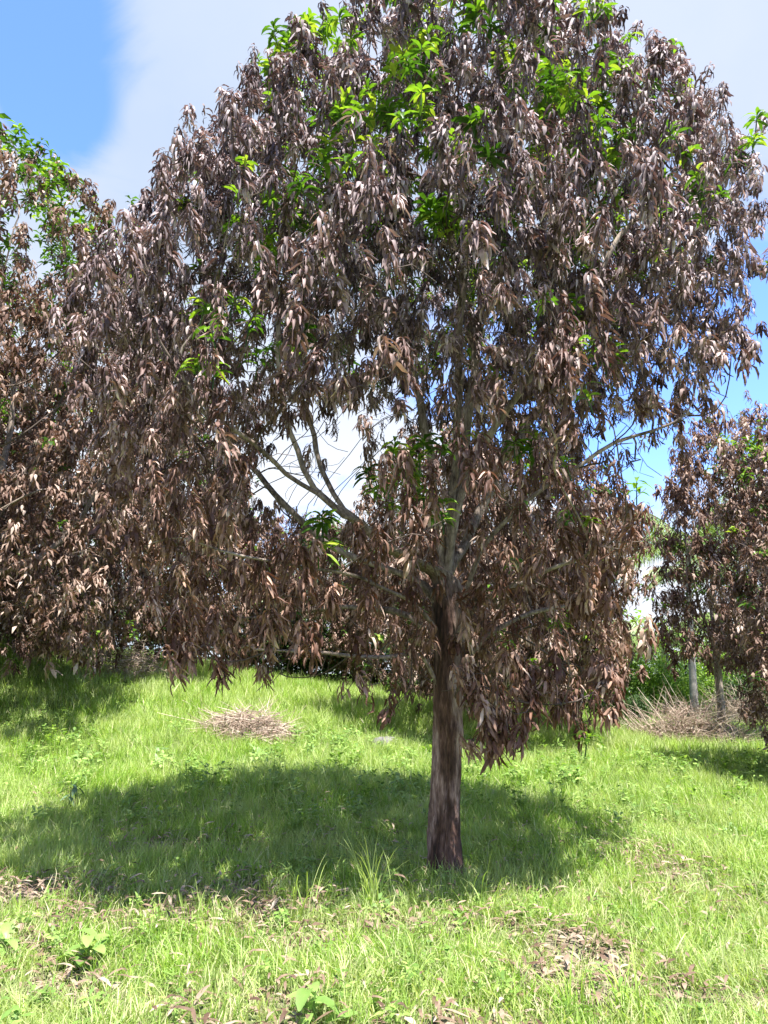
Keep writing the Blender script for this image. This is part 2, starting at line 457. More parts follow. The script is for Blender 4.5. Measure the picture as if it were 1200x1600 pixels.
def cluster(r, kind, detail):
    """a leafy shoot standing up from the origin, leaves hanging round it (dead) or spreading (green)"""
    B = Batch()
    shoot = r.uniform(.10, .32) if kind == 'dead' else r.uniform(.05, .12)
    nl = int(r.integers(24, 36)) if kind == 'dead' else int(r.integers(9, 15))
    if detail == 'far': nl = int(nl*.7)
    if kind == 'dead' and r.random() < .2: nl = int(nl*r.uniform(.3, .6))
    wide_ = r.uniform(.75, 1.1)
    base_t = r.uniform(.05, .75)
    for i in range(nl):
        f = i/(nl-1)
        z0 = shoot*(f**.8)
        if kind == 'dead':
            Lg = r.uniform(.10, .19)*(1-.2*f); W = r.uniform(.028, .049)*wide_
            a0 = r.uniform(-.2, .8); a1 = r.uniform(1.2, 1.65)
            curl = r.choice([0, r.uniform(-1.6, .4), r.uniform(-1.0, .5), r.uniform(.2, 1.7)])
            fold = r.uniform(.45, 1.15); tw = r.uniform(-1.5, 1.5)
        else:
            Lg = r.uniform(.11, .18); W = r.uniform(.034, .05)
            a0 = r.uniform(-.7, 0)-.3*f; a1 = r.uniform(.1, .9)
            curl = r.uniform(0, .4); fold = r.uniform(.1, .4); tw = r.uniform(-.4, .4)
        n = 4 if detail == 'near' else (3 if detail == 'mid' else 2)
        if detail == 'far': W *= 1.45
        V, F = leaf_strip(Lg, W, n, (a0, a1), fold, curl, tw, r, 3 if detail == 'near' else 2)
        V = V+np.array([.006, 0, 0])
        V = rotz(V, i*2.4+r.uniform(-.5, .5)) + np.array([0, 0, z0])
        B.add(V, F, float(np.clip(base_t+r.normal(0, .24), 0, 1)))
    if detail == 'near':
        V, F = tube([[0, 0, -.10], [0, 0, 0], [0, 0, shoot]], [.006, .005, .003], 4)
        B.add(V, F, .15)
    return B.arr()

rt = np.random.default_rng(11)
T_DN = [cluster(rt, 'dead', 'near') for _ in range(20)]
T_DM = [cluster(rt, 'dead', 'mid') for _ in range(24)]
T_GN = [cluster(rt, 'green', 'near') for _ in range(6)]
T_DF = [cluster(rt, 'dead', 'far') for _ in range(12)]
T_GF = [cluster(rt, 'green', 'far') for _ in range(5)]

def place(tmpl, pos, yaw, tilt, tdir, sc, out, r, tj=.12):
    V, F, T = tmpl
    V = rotz(V*sc, yaw)
    # tilt about a horizontal axis
    ax = np.array([-math.sin(tdir), math.cos(tdir), 0])
    c, s = math.cos(tilt), math.sin(tilt)
    V = V*c+np.cross(ax, V)*s+ax*(V@ax)[:, None]*(1-c)
    out.add(V+pos, F, np.clip(T+r.normal(0, tj), 0, 1))

# ------------------------------------------------------------------ branch growth
def grow(seeds, par, attr, step, kill, iters, r, up=.12, jit=.12):
    nodes = [np.array(s, float) for s in seeds]; parent = list(par)
    A = np.array(attr); 
    NP = np.array(nodes)
    D = np.linalg.norm(A[:, None]-NP[None], axis=2)
    ni = D.argmin(1); nd = D.min(1)
    alive = np.ones(len(A), bool)
    last = {}
    for it in range(iters):
        alive &= nd > kill
        if not alive.any(): break
        idx = np.where(alive)[0]
        NP = np.array(nodes)
        dv = A[idx]-NP[ni[idx]]; dv /= np.linalg.norm(dv, axis=1)[:, None]
        acc = np.zeros((len(nodes), 3)); np.add.at(acc, ni[idx], dv)
        act = np.unique(ni[idx])
        new = []
        for k in act:
            d = acc[k]; nn = np.linalg.norm(d)
            if nn < 1e-6: d = r.normal(size=3); nn = np.linalg.norm(d)
            d = d/nn+np.array([0, 0, up])+r.normal(0, jit, 3)
            if parent[k] >= 0:
                pd = NP[k]-NP[parent[k]]; pn = np.linalg.norm(pd)
                if pn > 1e-6 and last.get(k, 0) == 0: d = d+.45*pd/pn
            d /= np.linalg.norm(d)
            c = last.get(k, 0)
            if c >= 5: continue
            last[k] = c+1
            nodes.append(NP[k]+d*step); parent.append(int(k)); new.append(len(nodes)-1)
        if not new: break
        NN = np.array([nodes[i] for i in new])
        D = np.linalg.norm(A[idx][:, None]-NN[None], axis=2)
        mi = D.argmin(1); md = D.min(1)
        better = md < nd[idx]
        ni[idx[better]] = np.array(new)[mi[better]]; nd[idx[better]] = md[better]
    return np.array(nodes), np.array(parent)

def radii(nodes, parent, tip, expo):
    n = len(nodes); acc = np.zeros(n); kids = [[] for _ in range(n)]
    for i in range(n):
        if parent[i] >= 0: kids[parent[i]].append(i)
    for i in range(n-1, -1, -1):
        if not kids[i]: acc[i] = tip**expo
        if parent[i] >= 0: acc[parent[i]] += acc[i]
    return acc**(1/expo), kids

def order_nodes(nodes, parent):
    """renumber so that parents precede children"""
    n = len(nodes); kids = [[] for _ in range(n)]; roots = []
    for i in range(n):
        (kids[parent[i]] if parent[i] >= 0 else roots).append(i)
    od = []; st = list(roots)
    while st:
        k = st.pop(); od.append(k); st.extend(kids[k])
    inv = {k: i for i, k in enumerate(od)}
    return nodes[od], np.array([inv[parent[k]] if parent[k] >= 0 else -1 for k in od])

def chains(nodes, rad_, kids, root=0):
    res = []; st = [(root, None)]
    while st:
        s, pre = st.pop()
        ch = [pre] if pre is not None else []
        k = s
        while True:
            ch.append(k)
            if not kids[k]: break
            ks = sorted(kids[k], key=lambda q: -rad_[q])
            for o_ in ks[1:]: st.append((o_, k))
            k = ks[0]
        res.append(ch)
    return res

def chain_tube(nodes, rd, ch, sides, r, wob=0):
    pts = nodes[ch].copy(); rr = rd[ch].copy()
    if len(ch) > 1 and rr[0] > rr[1]*1.3: rr[0] = rr[1]*1.25
    if len(pts) > 3:
        q = pts.copy(); q[1:-1] = pts[1:-1]*.5+(pts[:-2]+pts[2:])*.25; pts = q
    return tube(pts, rr, sides, wob=wob, r=r)

def poly_seed(lst, attach=None, nodes=None, parent=None, step=.16):
    """append a polyline to node lists, subdivided; attach = index of parent node"""
    k = attach
    cur = nodes[k]
    for p in lst:
        p = np.array(p, float); d = np.linalg.norm(p-cur); m_ = max(1, int(round(d/step)))
        st_ = cur
        for i in range(1, m_+1):
            nodes.append(st_+(p-st_)*i/m_); parent.append(k); k = len(nodes)-1
        cur = p
    return k

# ------------------------------------------------------------------ THE MAIN TREE
rm = np.random.default_rng(21)
TY = 6.6
base = np.array([.48, TY, -.05])
tree = empty('mango_tree', (base[0], base[1], 0))
tag(tree, 'large mango tree in the middle with scorched brown leaves over its whole crown', 'tree', 'mango trees with scorched leaves')
# crown outline, left and right edge at rows of the picture, taken as a cross-section through the trunk's plane
rows = [-45, 0, 60, 120, 200, 300, 400, 500, 600, 700, 800, 900, 980, 1050, 1110]
lft = [620, 540, 415, 375, 325, 225, 130, 90, 85, 110, 150, 200, 240, 300, 560]
rgt = [840, 900, 1010, 1100, 1170, 1200, 1195, 1190, 1175, 1140, 1050, 1015, 1010, 1000, 960]
zz = [P(600, r_, TY)[2] for r_ in rows]
xl = [P(a, r_, TY)[0] for a, r_ in zip(lft, rows)]
xr = [P(a, r_, TY)[0] for a, r_ in zip(rgt, rows)]
zz = np.array(zz)[::-1]; xl = np.array(xl)[::-1]; xr = np.array(xr)[::-1]
def crown_test(p):
    L_ = np.interp(p[:, 2], zz, xl); R_ = np.interp(p[:, 2], zz, xr)
    cx = (L_+R_)/2; hw = (R_-L_)/2; hf = np.minimum(hw*.8, 2.35-.09*np.maximum(p[:, 2]-4, 0)); hb = np.minimum(hw*.9, 3.2)
    dy = p[:, 1]-(TY+.1)
    return ((p[:, 0]-cx)/hw)**2+(dy/np.where(dy < 0, hf, hb))**2
cand = np.stack([rm.uniform(-4.5, 5.2, 52000), rm.uniform(3.5, 10.2, 52000), rm.uniform(1.0, 9.1, 52000)], 1)
q = crown_test(cand)
q = q*(1+.25*(fbm(cand[:, 0]*1.3+cand[:, 1], cand[:, 2]*1.3, 1.0, 77)-.5)*2)
cdep = cand[:, 1]*math.cos(PITCH)+(cand[:, 2]-CAM_Z)*math.sin(PITCH)
cpx = 600+1200*cand[:, 0]/cdep; cpy = 800-1200*((cand[:, 2]-CAM_Z)*math.cos(PITCH)-cand[:, 1]*math.sin(PITCH))/cdep
cj = vnoise(cand[:, 2]*1.6, cand[:, 1], 1.0, 17)*46-16
inside = (cpx > np.interp(cpy, rows, lft)+cj) & (cpx < np.interp(cpy, rows, rgt)-cj)
keep = (q < 1) & inside & (cand[:, 2] < zz[-1]) & (cand[:, 2] > zz[0])
pr = np.where(q > .5, 1.0, .6+.4*q)
# open windows in the lower crown: few shoots there
def window(c_, s_, k):
    d = (((cand-np.array(c_))/np.array(s_))**2).sum(1); return 1-k*np.exp(-d*1.2)
pr *= window((-.42, 5.3, 3.1), (.95, 2.8, .72), .99)
pr *= window((-.5, 8.2, 3.8), (1.5, 2.0, 1.0), .98)
pr *= window((2.9, 5.8, 3.35), (1.2, 2.2, .62), .92)
pr *= window((2.9, 8.0, 3.7), (1.5, 2.0, 1.0), .92)
pr *= window((.6, 5.0, 3.9), (.8, 1.2, .8), .75)
low = cand[:, 2] < 2.6
pr = np.where((cand[:, 2] < 2.35) & (cand[:, 1] < 6.2) & (np.abs(cand[:, 0]-.52) < .32), .02, pr)
pr = np.where(low & (q < .25), .15, pr)
pr = np.where(cand[:, 2] > 4.5, pr*1.0, pr*.85)
keep &= rm.random(len(cand)) < pr
att = cand[keep]
att = att[rm.permutation(len(att))]
# thin to a minimum spacing
sel = []
def thin(pts, dmin):
    cell = {}; out_ = []
    for p in pts:
        k = tuple((p//dmin).astype(int)); ok = True
        for a in (-1, 0, 1):
            for b in (-1, 0, 1):
                for c_ in (-1, 0, 1):
                    for q_ in cell.get((k[0]+a, k[1]+b, k[2]+c_), ()):
                        if ((p-q_)**2).sum() < dmin*dmin: ok = False
        if ok: cell.setdefault(k, []).append(p); out_.append(p)
    return np.array(out_)
att = thin(att, .215)
extra = [P(597, 1112, 6.0), P(330, 1066, 5.6), P(350, 1064, 5.7), P(270, 1040, 5.3), P(905, 1178, 5.9), P(790, 1170, 5.6), P(760, 1130, 5.6), P(815, 1170, 5.7), P(735, 1190, 6.0),
         P(940, 1130, 5.6), P(885, 1130, 5.8), P(850, 1100, 6.2), P(970, 1090, 6.0), P(1010, 1020, 5.9), P(650, 1075, 6.2), P(1180, 440, 6.6), P(1195, 410, 6.8), P(1165, 330, 6.6), P(1190, 220, 6.8), P(1185, 300, 6.9),
         P(745, 1090, 6.2), P(760, 1110, 6.0), P(775, 1135, 5.9), P(740, 1140, 6.1), P(735, 1060, 6.2), P(800, 1150, 5.7), P(790, 1120, 5.9), P(755, 1160, 6.0), P(830, 1120, 5.8), P(770, 1075, 6.1),
         P(650, 960, 6.2), P(745, 930, 6.2), P(760, 980, 6.2), P(690, 640, 6.2), P(730, 760, 6.1), P(710, 810, 6.1), P(690, 840, 6.1), P(745, 860, 6.2), P(720, 690, 6.0), P(745, 720, 6.1),
         P(560, 700, 5.6), P(640, 670, 5.8), P(545, 735, 5.8), P(700, 710, 5.9), P(740, 660, 6.0), P(1175, 250, 6.4), P(1130, 140, 6.6)]
att = np.concatenate([att, np.array(extra)])
print('attractors', len(att))
nodes = [base]; parent = [-1]
tr = [P(692, 1300, TY), P(697, 1200, TY), P(700, 1100, TY), P(702, 1000, TY), P(697, 900, TY+.02)]
kt = poly_seed(tr, 0, nodes, parent, .12)
n_trunk = len(nodes)
ktm = [i for i in range(n_trunk) if nodes[i][2] > 1.75][0]
limbs = [
    (kt, [P(688, 820, 6.62), P(672, 740, 6.7), P(662, 650, 6.8), P(640, 560, 6.9), P(590, 440, 7.1), P(550, 300, 7.3)]),
    (kt, [P(705, 800, 6.6), P(712, 700, 6.55), P(715, 600, 6.5), P(720, 480, 6.4), P(725, 330, 6.3), P(715, 160, 6.3)]),
    (kt, [P(712, 830, 6.65), P(728, 720, 6.75), P(738, 600, 6.8), P(745, 500, 6.9), P(790, 330, 7.1), P(820, 180, 7.2)]),
    (kt, [P(712, 790, 6.5), P(760, 680, 6.3), P(830, 590, 6.1), P(910, 480, 5.9), P(980, 340, 5.8)]),
    (kt, [P(660, 880, 6.5), P(600, 860, 6.3), P(545, 820, 6.2), P(470, 740, 6.1), P(440, 640, 6.1), P(430, 480, 6.1), P(420, 330, 6.2)]),
    (kt, [P(740, 820, 6.9), P(800, 700, 7.3), P(880, 590, 7.7), P(1000, 500, 8.0), P(1100, 380, 8.1)]),
    (ktm, [P(670, 910, 6.6), P(590, 885, 6.7), P(500, 850, 6.9), P(400, 740, 7.1), P(320, 650, 7.2), P(240, 540, 7.2)]),
    (ktm, [P(640, 930, 6.3), P(560, 900, 5.9), P(440, 880, 5.5), P(340, 860, 5.2), P(250, 800, 5.1)]),
    (ktm, [P(750, 860, 6.4), P(850, 760, 6.2), P(960, 690, 6.1), P(1080, 650, 6.1)]),
    (ktm, [P(745, 940, 6.4), P(830, 905, 6.0), P(920, 870, 5.8), P(1000, 850, 5.7)]),
    (ktm, [P(640, 960, 6.8), P(540, 950, 7.2), P(430, 960, 7.5), P(320, 960, 7.6)]),
    (ktm-3, [P(760, 985, 6.5), P(850, 950, 6.7), P(940, 940, 6.9)]),
    (ktm-4, [P(660, 1015, 6.5), P(570, 1030, 6.2), P(450, 1015, 5.9), P(350, 1040, 5.65)]),
    (ktm-5, [P(725, 1055, 6.4), P(755, 1080, 6.1), P(800, 1095, 5.8), P(880, 1105, 5.7)]),
]
ends = []
for a, l in limbs: ends.append(poly_seed(l, a, nodes, parent, .17))
# second-level limbs
b5 = [i for i in range(len(nodes)) if np.linalg.norm(nodes[i]-P(545, 820, 6.2)) < .09][0]
poly_seed([P(500, 730, 6.4), P(480, 640, 6.6), P(475, 520, 6.9), P(500, 400, 7.1)], b5, nodes, parent, .17)
poly_seed([P(520, 790, 6.0), P(420, 720, 5.7), P(330, 640, 5.4), P(250, 540, 5.3)], b5, nodes, parent, .17)
rj = rm.normal(0, .022, (len(nodes), 3)); 
for i in range(n_trunk, len(nodes)): nodes[i] = nodes[i]+rj[i]
nodes, parent = grow(nodes, parent, att, .15, .17, 90, rm, up=.10, jit=.16)
nodes, parent = order_nodes(nodes, parent)
rd, kids = radii(nodes, parent, .0042, 2.25)
print('main nodes', len(nodes), 'r0', rd[0])
zt = nodes[:, 2]
root_r = rd[0]
sc_ = .135/root_r
rd = rd*np.where(rd > .03, sc_, 1+(sc_-1)*rd/.03)
rd = np.maximum(np.where((zt > 2.2) & (nodes[:, 0] < .25), rd*.60, np.where(zt > 2.5, rd*.74, rd*.82)), .0032)
ch = chains(nodes, rd, kids)
ORG = np.array([base[0], base[1], 0])
# trunk: first chain up to the forks, fluted and knobbly
c0 = ch[0]
top_i = next(i for i, k in enumerate(c0) if nodes[k][2] > 2.75)
tp = nodes[c0[:top_i+1]]
zs = np.arange(-.12, tp[-1, 2]+.001, .016)
cx = np.interp(zs, tp[:, 2], tp[:, 0]); cy = np.interp(zs, tp[:, 2], tp[:, 1])
ker = np.ones(9)/9
cx = np.convolve(np.pad(cx, 4, 'edge'), ker, 'valid'); cy = np.convolve(np.pad(cy, 4, 'edge'), ker, 'valid')
S = 84
a = np.arange(S)/S*2*math.pi
rr_end = rd[c0[top_i]]
baser = np.interp(zs, [-.12, 0, .12, .35, 1.0, 1.6, 2.0, 2.3, zs[-1]], [.205, .160, .138, .126, .116, .121, .132, .124, rr_end*1.02])
AA, ZZ = np.meshgrid(a, zs)
fl = (.045*np.sin(AA*3+.6*ZZ+1)+.03*np.sin(AA*5-1.1*ZZ)+.14*np.exp(-np.maximum(ZZ, 0)/.15)*np.cos(AA*5+.9))
nz_ = (fbm(np.cos(AA)*2.4+ZZ*.2, np.sin(AA)*2.4+ZZ*.9, 1.6, 4, 3)-.5)*.16
plate = np.abs(fbm(AA*4.2, ZZ*3.4+AA*.6, 1.0, 50, 3)-.5)*2
AAw = np.minimum(AA, 2*math.pi-AA)
plate = np.abs(fbm(AAw*4.2+3, ZZ*3.0, 1.0, 50, 3)-.5)*2
fine = fbm(AAw*9+7, ZZ*5.0, 1.6, 33, 3)
flake = fbm(AAw*3.1+1, ZZ*1.9, 1.5, 71, 3)
lump = .16*np.exp(-((ZZ-1.52)/.10)**2)*np.clip(np.cos(AA-2.4), 0, 1)+.14*np.exp(-((ZZ-1.12)/.07)**2)*np.clip(np.cos(AA+.6), 0, 1)
rr = baser[:, None]*(1+fl+nz_+lump-.085*np.exp(-(plate/.09)**2)+.09*(fine-.5)+.05*sstep((flake-.55)/.03))
V = np.stack([cx[:, None]+rr*np.cos(AA), cy[:, None]+rr*np.sin(AA), ZZ], 2).reshape(-1, 3)-ORG
i = np.arange(len(zs)-1)[:, None]*S; j = np.arange(S)[None]; j2 = (j+1) % S
Fk = np.stack([(i+j).ravel(), (i+j2).ravel(), (i+S+j2).ravel(), (i+S+j).ravel()], 1)
link('trunk', make_mesh('trunk', V, Fk, [M['bark']], smooth=True), tree)
ch[0] = c0[max(top_i-1, 0):]
ch.sort(key=lambda c_: -rd[c_[min(1, len(c_)-1)]])
tw = Batch(); nb = 0
for c_ in ch:
    if len(c_) < 2: continue
    r1 = rd[c_[1]]
    if r1 > .0125 and nb < 120:
        V, F = chain_tube(nodes, rd, c_, 10 if r1 > .03 else 7, rm, wob=.12)
        link('branch', make_mesh('branch', V-ORG, F, [M['limb']], smooth=True), tree); nb += 1
    else:
        V, F = chain_tube(nodes, rd, c_, 4 if r1 > .006 else 3, rm)
        tw.add(V-ORG, F, .5)
t_ = link('twig', tw.mesh('twig', M['twig'], True), tree); tag(t_, kind='stuff')
print('branches', nb)

# leafy shoots
tips = [i for i in range(len(nodes)) if not kids[i]]
spots = []
for i in tips:
    d = nodes[i]-nodes[parent[i]]; d /= np.linalg.norm(d)
    spots.append((nodes[i], d, 1.0))
for i in range(len(nodes)):
    if kids[i] and rd[i] < .0095 and nodes[i][2] > 1.7:
        pk = 1.5 if nodes[i][2] > 4.2 else .8
        for _ in range(int(pk*1.45+rm.random())):
            v = rm.normal(0, 1, 3); v[2] = abs(v[2])*.4; v /= np.linalg.norm(v)
            spots.append((nodes[i]+v*rm.uniform(.02, .15), v, .9))
def thinned(p):  # local crown gaps
    # open sectors where the crown has lost its shoots and only bare limbs remain
    for (a_, b2, rx_, rz_) in (((-.27, 3.6, 2.55), (-.66, 9.6, 4.1), .40, .36), ((1.3, 4.0, 2.85), (3.1, 9.6, 4.0), .30, .26), ((.05, 4.6, 3.15), (.2, 7.4, 4.1), .30, .22)):
        a_, b2 = np.array(a_), np.array(b2)
        t_ = np.clip((p-a_)@(b2-a_)/((b2-a_)@(b2-a_)), 0, 1); d_ = p-(a_+t_*(b2-a_)); f_ = 1+.9*t_
        if (d_[0]/(rx_*f_))**2+((d_[2]+.08)/(rz_*f_))**2 < 1: return True
    return False
def n3(p, s, o):
    return (vnoise(p[0]*s+o, p[2]*s, 1, o)+vnoise(p[1]*s, p[2]*s+o, 1, o+5)+vnoise(p[0]*s, p[1]*s+3, 1, o+9))/3
# the foliage hangs in heaps: shoots crowd together in some places and leave others open
spots = [s_ for s_ in spots if rm.random() < np.clip((n3(s_[0], 1.9, 4)-.34)/.15, .30, 1)]
spots = [s_ for s_ in spots if not (thinned(s_[0]) and rm.random() < .9)]
print('shoots', len(spots))
cp, sp = math.cos(PITCH), math.sin(PITCH)
recs = []
for (p, d, s_) in spots:
    depth = p[1]*cp+(p[2]-CAM_Z)*sp; vert = (p[2]-CAM_Z)*cp-p[1]*sp
    px = 600+1200*p[0]/depth; py = 800-1200*vert/depth
    g = .035
    if p[2] > 5.0: g = .12
    if p[2] > 6.8: g = .16
    gq = fbm(p[0]*1.1+p[1]*.6, p[2]*1.1, 1.0, 91, 2)
    g = g*(3.2 if gq > .60 else .25)
    if px > 980 or px < 330: g *= .35
    if 420 < px < 950 and py < 420: g *= 1.6
    gr = rm.random() < g
    recs.append(dict(p=p-ORG, green=gr, yaw=rm.uniform(0, 6.28), tilt=rm.uniform(0, .45), td=math.atan2(d[1], d[0]), sc=s_*rm.uniform(.68, 1.02),
                     vis=(0 < px < 1200 and 0 < py < 1600), depth=depth, px=px, py=py))
extra_g = [(P(650, 745, 6.1), .3), (P(640, 770, 6.2), .3), (P(690, 790, 6.2), .3), (P(720, 360, 5.3), 0), (P(740, 240, 5.0), 0), (P(455, 560, 5.6), 0), (P(400, 380, 5.6), 0), (P(650, 95, 5.1), 0), (P(760, 50, 5.3), 0), (P(480, 50, 6.4), 0),
           (P(430, 95, 6.4), 0), (P(670, 720, 6.0), .2), (P(820, 700, 6.4), 0), (P(860, 150, 5.6), 0), (P(1050, 170, 6.4), 0), (P(910, 240, 5.8), 0), (P(1145, 230, 6.4), 0), (P(690, 345, 5.2), 0), (P(610, 180, 5.2), 0), (P(605, 750, 5.9), 0), (P(500, 830, 5.7), 0), (P(340, 500, 5.1), 0), (P(330, 580, 5.1), 0), (P(960, 560, 5.9), 0), (P(900, 530, 6.0), 0), (P(870, 140, 5.6), 0), (P(1000, 140, 6.0), 0)]
for p, _ in extra_g:
    for k in range(4):
        pp = p+rm.normal(0, .10, 3); depth = pp[1]*cp+(pp[2]-CAM_Z)*sp
        recs.append(dict(p=pp-ORG, green=True, yaw=rm.uniform(0, 6.28), tilt=rm.uniform(0, .4), td=rm.uniform(0, 6.28), sc=rm.uniform(.85, 1.15), vis=True, depth=depth-.3, px=600, py=800))
# low shoots on their own little twigs
xt = Batch()
for p, n_ in ((P(735, 1075, 6.1), 4), (P(755, 1105, 6.0), 5), (P(785, 1125, 5.9), 5), (P(765, 1145, 6.0), 4), (P(800, 1165, 5.8), 3), (P(735, 1185, 6.2), 2), (P(775, 1180, 5.9), 3), (P(825, 1110, 5.8), 4), (P(860, 1110, 5.8), 3),
              (P(900, 1115, 5.8), 3), (P(948, 1120, 5.8), 3), (P(700, 1010, 6.35), 1), (P(655, 1010, 6.3), 3), (P(640, 1060, 6.3), 2), (P(750, 1000, 6.3), 4), (P(735, 950, 6.3), 3), (P(655, 930, 6.3), 2), (P(905, 1165, 5.9), 1), (P(597, 1112, 6.0), 2),
              (P(335, 1068, 5.6), 2), (P(270, 1045, 5.5), 3), (P(300, 1030, 5.6), 3), (P(800, 1060, 6.0), 4), (P(850, 1060, 6.0), 4), (P(930, 1070, 6.0), 4)):
    for k in range(n_):
        pp = p+rm.normal(0, .055, 3)
        ok_ = np.where((nodes[:, 2] > pp[2]) & (rd < .03))[0]
        j_ = ok_[((nodes[ok_]-pp)**2).sum(1).argmin()]
        a_ = nodes[j_]; md2 = (a_+pp)/2+np.array([0, 0, .06])
        V, F = tube(np.array([a_, md2, pp])-ORG, [.005, .004, .003], 3); xt.add(V, F, .5)
        depth = pp[1]*cp+(pp[2]-CAM_Z)*sp
        recs.append(dict(p=pp-ORG, green=False, yaw=rm.uniform(0, 6.28), tilt=rm.uniform(0, .6), td=rm.uniform(0, 6.28), sc=rm.uniform(.7, 1.0), vis=True, depth=depth, px=600+1200*pp[0]/depth, py=p[2]*100+k*40))
tag(link('low_twig', xt.mesh('low_twig', M['twig'], True), tree), kind='stuff')
vis = sorted([k for k in range(len(recs)) if recs[k]['vis']], key=lambda k: recs[k]['depth'])
# those that show: nearest shoot first in each small patch of sight
seen = {}; front = []
for k in vis:
    key = (int(recs[k]['px']//26), int(recs[k]['py']//26))
    if seen.get(key, 0) < 1: front.append(k); seen[key] = 1
near_g = [k for k in front if recs[k]['green']][:60]
near_d = [k for k in front if not recs[k]['green']][:300]
chosen = set(near_g+near_d)
md = [make_mesh('dead_leaf_cluster', t[0], t[1], [M['dead']], {'tint': t[2]}) for t in T_DN]
mg = [make_mesh('green_leaf_cluster', t[0], t[1], [M['green']], {'tint': t[2]}) for t in T_GN]
bd, bgm = Batch(), Batch()
for k, r_ in enumerate(recs):
    if k in chosen:
        o = link('green_leaf_cluster' if r_['green'] else 'dead_leaf_cluster', (mg if r_['green'] else md)[int(rm.integers(len(mg if r_['green'] else md)))], tree)
        ax = Vector((-math.sin(r_['td']), math.cos(r_['td']), 0))
        o.matrix_local = Matrix.Translation(Vector(r_['p'])) @ Matrix.Rotation(r_['tilt'], 4, ax) @ Matrix.Rotation(r_['yaw'], 4, 'Z') @ Matrix.Scale(r_['sc'], 4)
    else:
        T_ = T_GN if r_['green'] else T_DM
        place(T_[int(rm.integers(len(T_)))], r_['p'], r_['yaw'], r_['tilt'], r_['td'], r_['sc'], bgm if r_['green'] else bd, rm)
tag(link('dead_foliage', bd.mesh('dead_foliage', M['dead']), tree), kind='stuff')
tag(link('green_foliage', bgm.mesh('green_foliage', M['green']), tree), kind='stuff')

# ------------------------------------------------------------------ OTHER MANGO TREES
def build_tree_data(seed, H, Rx, Ry, zb, n_att, trunk_r, trunk_h, green=.08, gtop=.3, lean=0.0, spacing=.42, off=0.0):
    """parts of one distant mango tree in local space"""
    r = np.random.default_rng(seed)
    c = np.stack([r.uniform(-Rx, Rx, n_att*9), r.uniform(-Ry, Ry, n_att*9), r.uniform(zb, H, n_att*9)], 1)
    t = (c[:, 2]-zb)/(H-zb)
    prof = np.interp(t, [0, .12, .35, .6, .8, .93, 1], [.72, .92, 1, .94, .82, .62, .34])
    ang = np.arctan2(c[:, 1], c[:, 0])
    prof = prof*(1+.22*(vnoise(np.cos(ang)*1.6+seed, np.sin(ang)*1.6+t*4, 1.0, seed)-.5)*2)
    q = (c[:, 0]/(Rx*prof))**2+(c[:, 1]/(Ry*prof))**2
    k = (q < 1) & (r.random(len(c)) < np.where(q > .42, 1, .25))
    c = thin(c[k], spacing)[:n_att]; c[:, 0] += off*np.clip((c[:, 2]-zb)/2.5+.4, 0, 1)
    nd = [np.array([0, 0, -.1])]; pa = [-1]
    kt_ = poly_seed([(lean*.5, 0, trunk_h*.5), (lean, 0, trunk_h)], 0, nd, pa, .25)
    for j in range(5):
        a_ = j*1.26+r.uniform(-.3, .3); ht = trunk_h+r.uniform(1, 2.2)
        poly_seed([(lean+math.cos(a_)*.5, math.sin(a_)*.5, trunk_h+.5), (lean+math.cos(a_)*Rx*.4, math.sin(a_)*Ry*.4, ht)], kt_, nd, pa, .25)
    nd, pa = grow(nd, pa, c, .24, .26, 70, r, up=.08, jit=.15)
    nd, pa = order_nodes(nd, pa)
    rr_, kd = radii(nd, pa, .0055, 2.25)
    rr_ = np.maximum(rr_*(trunk_r/rr_[0])**np.clip(rr_/.05, 0, 1), .005)
    cs = chains(nd, rr_, kd)
    trunk = chain_tube(nd, rr_, [k_ for k_ in cs[0] if nd[k_][2] < trunk_h+.3], 12, r, .1)
    cs[0] = [k_ for k_ in cs[0] if nd[k_][2] >= trunk_h]
    cs.sort(key=lambda q_: -rr_[q_[min(1, len(q_)-1)]] if q_ else 0)
    big = []; twb = Batch()
    for c_ in cs:
        if len(c_) < 2: continue
        if rr_[c_[1]] > .022 and len(big) < 22: big.append(chain_tube(nd, rr_, c_, 7, r, .1))
        else:
            V, F = chain_tube(nd, rr_, c_, 3, r); twb.add(V, F, .5)
    db, gb = Batch(), Batch()
    for i in range(len(nd)):
        tipn = not kd[i]
        if tipn or (rr_[i] < .014 and r.random() < .75):
            nrep = (4 if tipn else 1)+(2 if (tipn and (nd[i][2]-zb)/(H-zb) > .7) else 0)
            for _ in range(nrep):
                p = nd[i]+r.normal(0, .15, 3)
                hz = (p[2]-zb)/(H-zb)
                gpr = green*(2.5 if vnoise(p[0]+seed, p[2]*1.0, .9, seed) > .6 else .4)+gtop*sstep((hz-.62)/.25)
                gg = r.random() < gpr
                T_ = T_GF if gg else T_DF
                place(T_[int(r.integers(len(T_)))], p, r.uniform(0, 6.28), r.uniform(0, .5), r.uniform(0, 6.28), r.uniform(1.0, 1.45), gb if gg else db, r)
    d = dict(trunk=make_mesh('trunk', trunk[0], trunk[1], [M['limb']], smooth=True),
             branch=[make_mesh('branch', a_, b_, [M['limb']], smooth=True) for a_, b_ in big],
             twig=twb.mesh('twig', M['twig']), dead=db.mesh('dead_foliage', M['dead_far']),
             green=gb.mesh('green_foliage', M['green']) if gb.n else None)
    return d

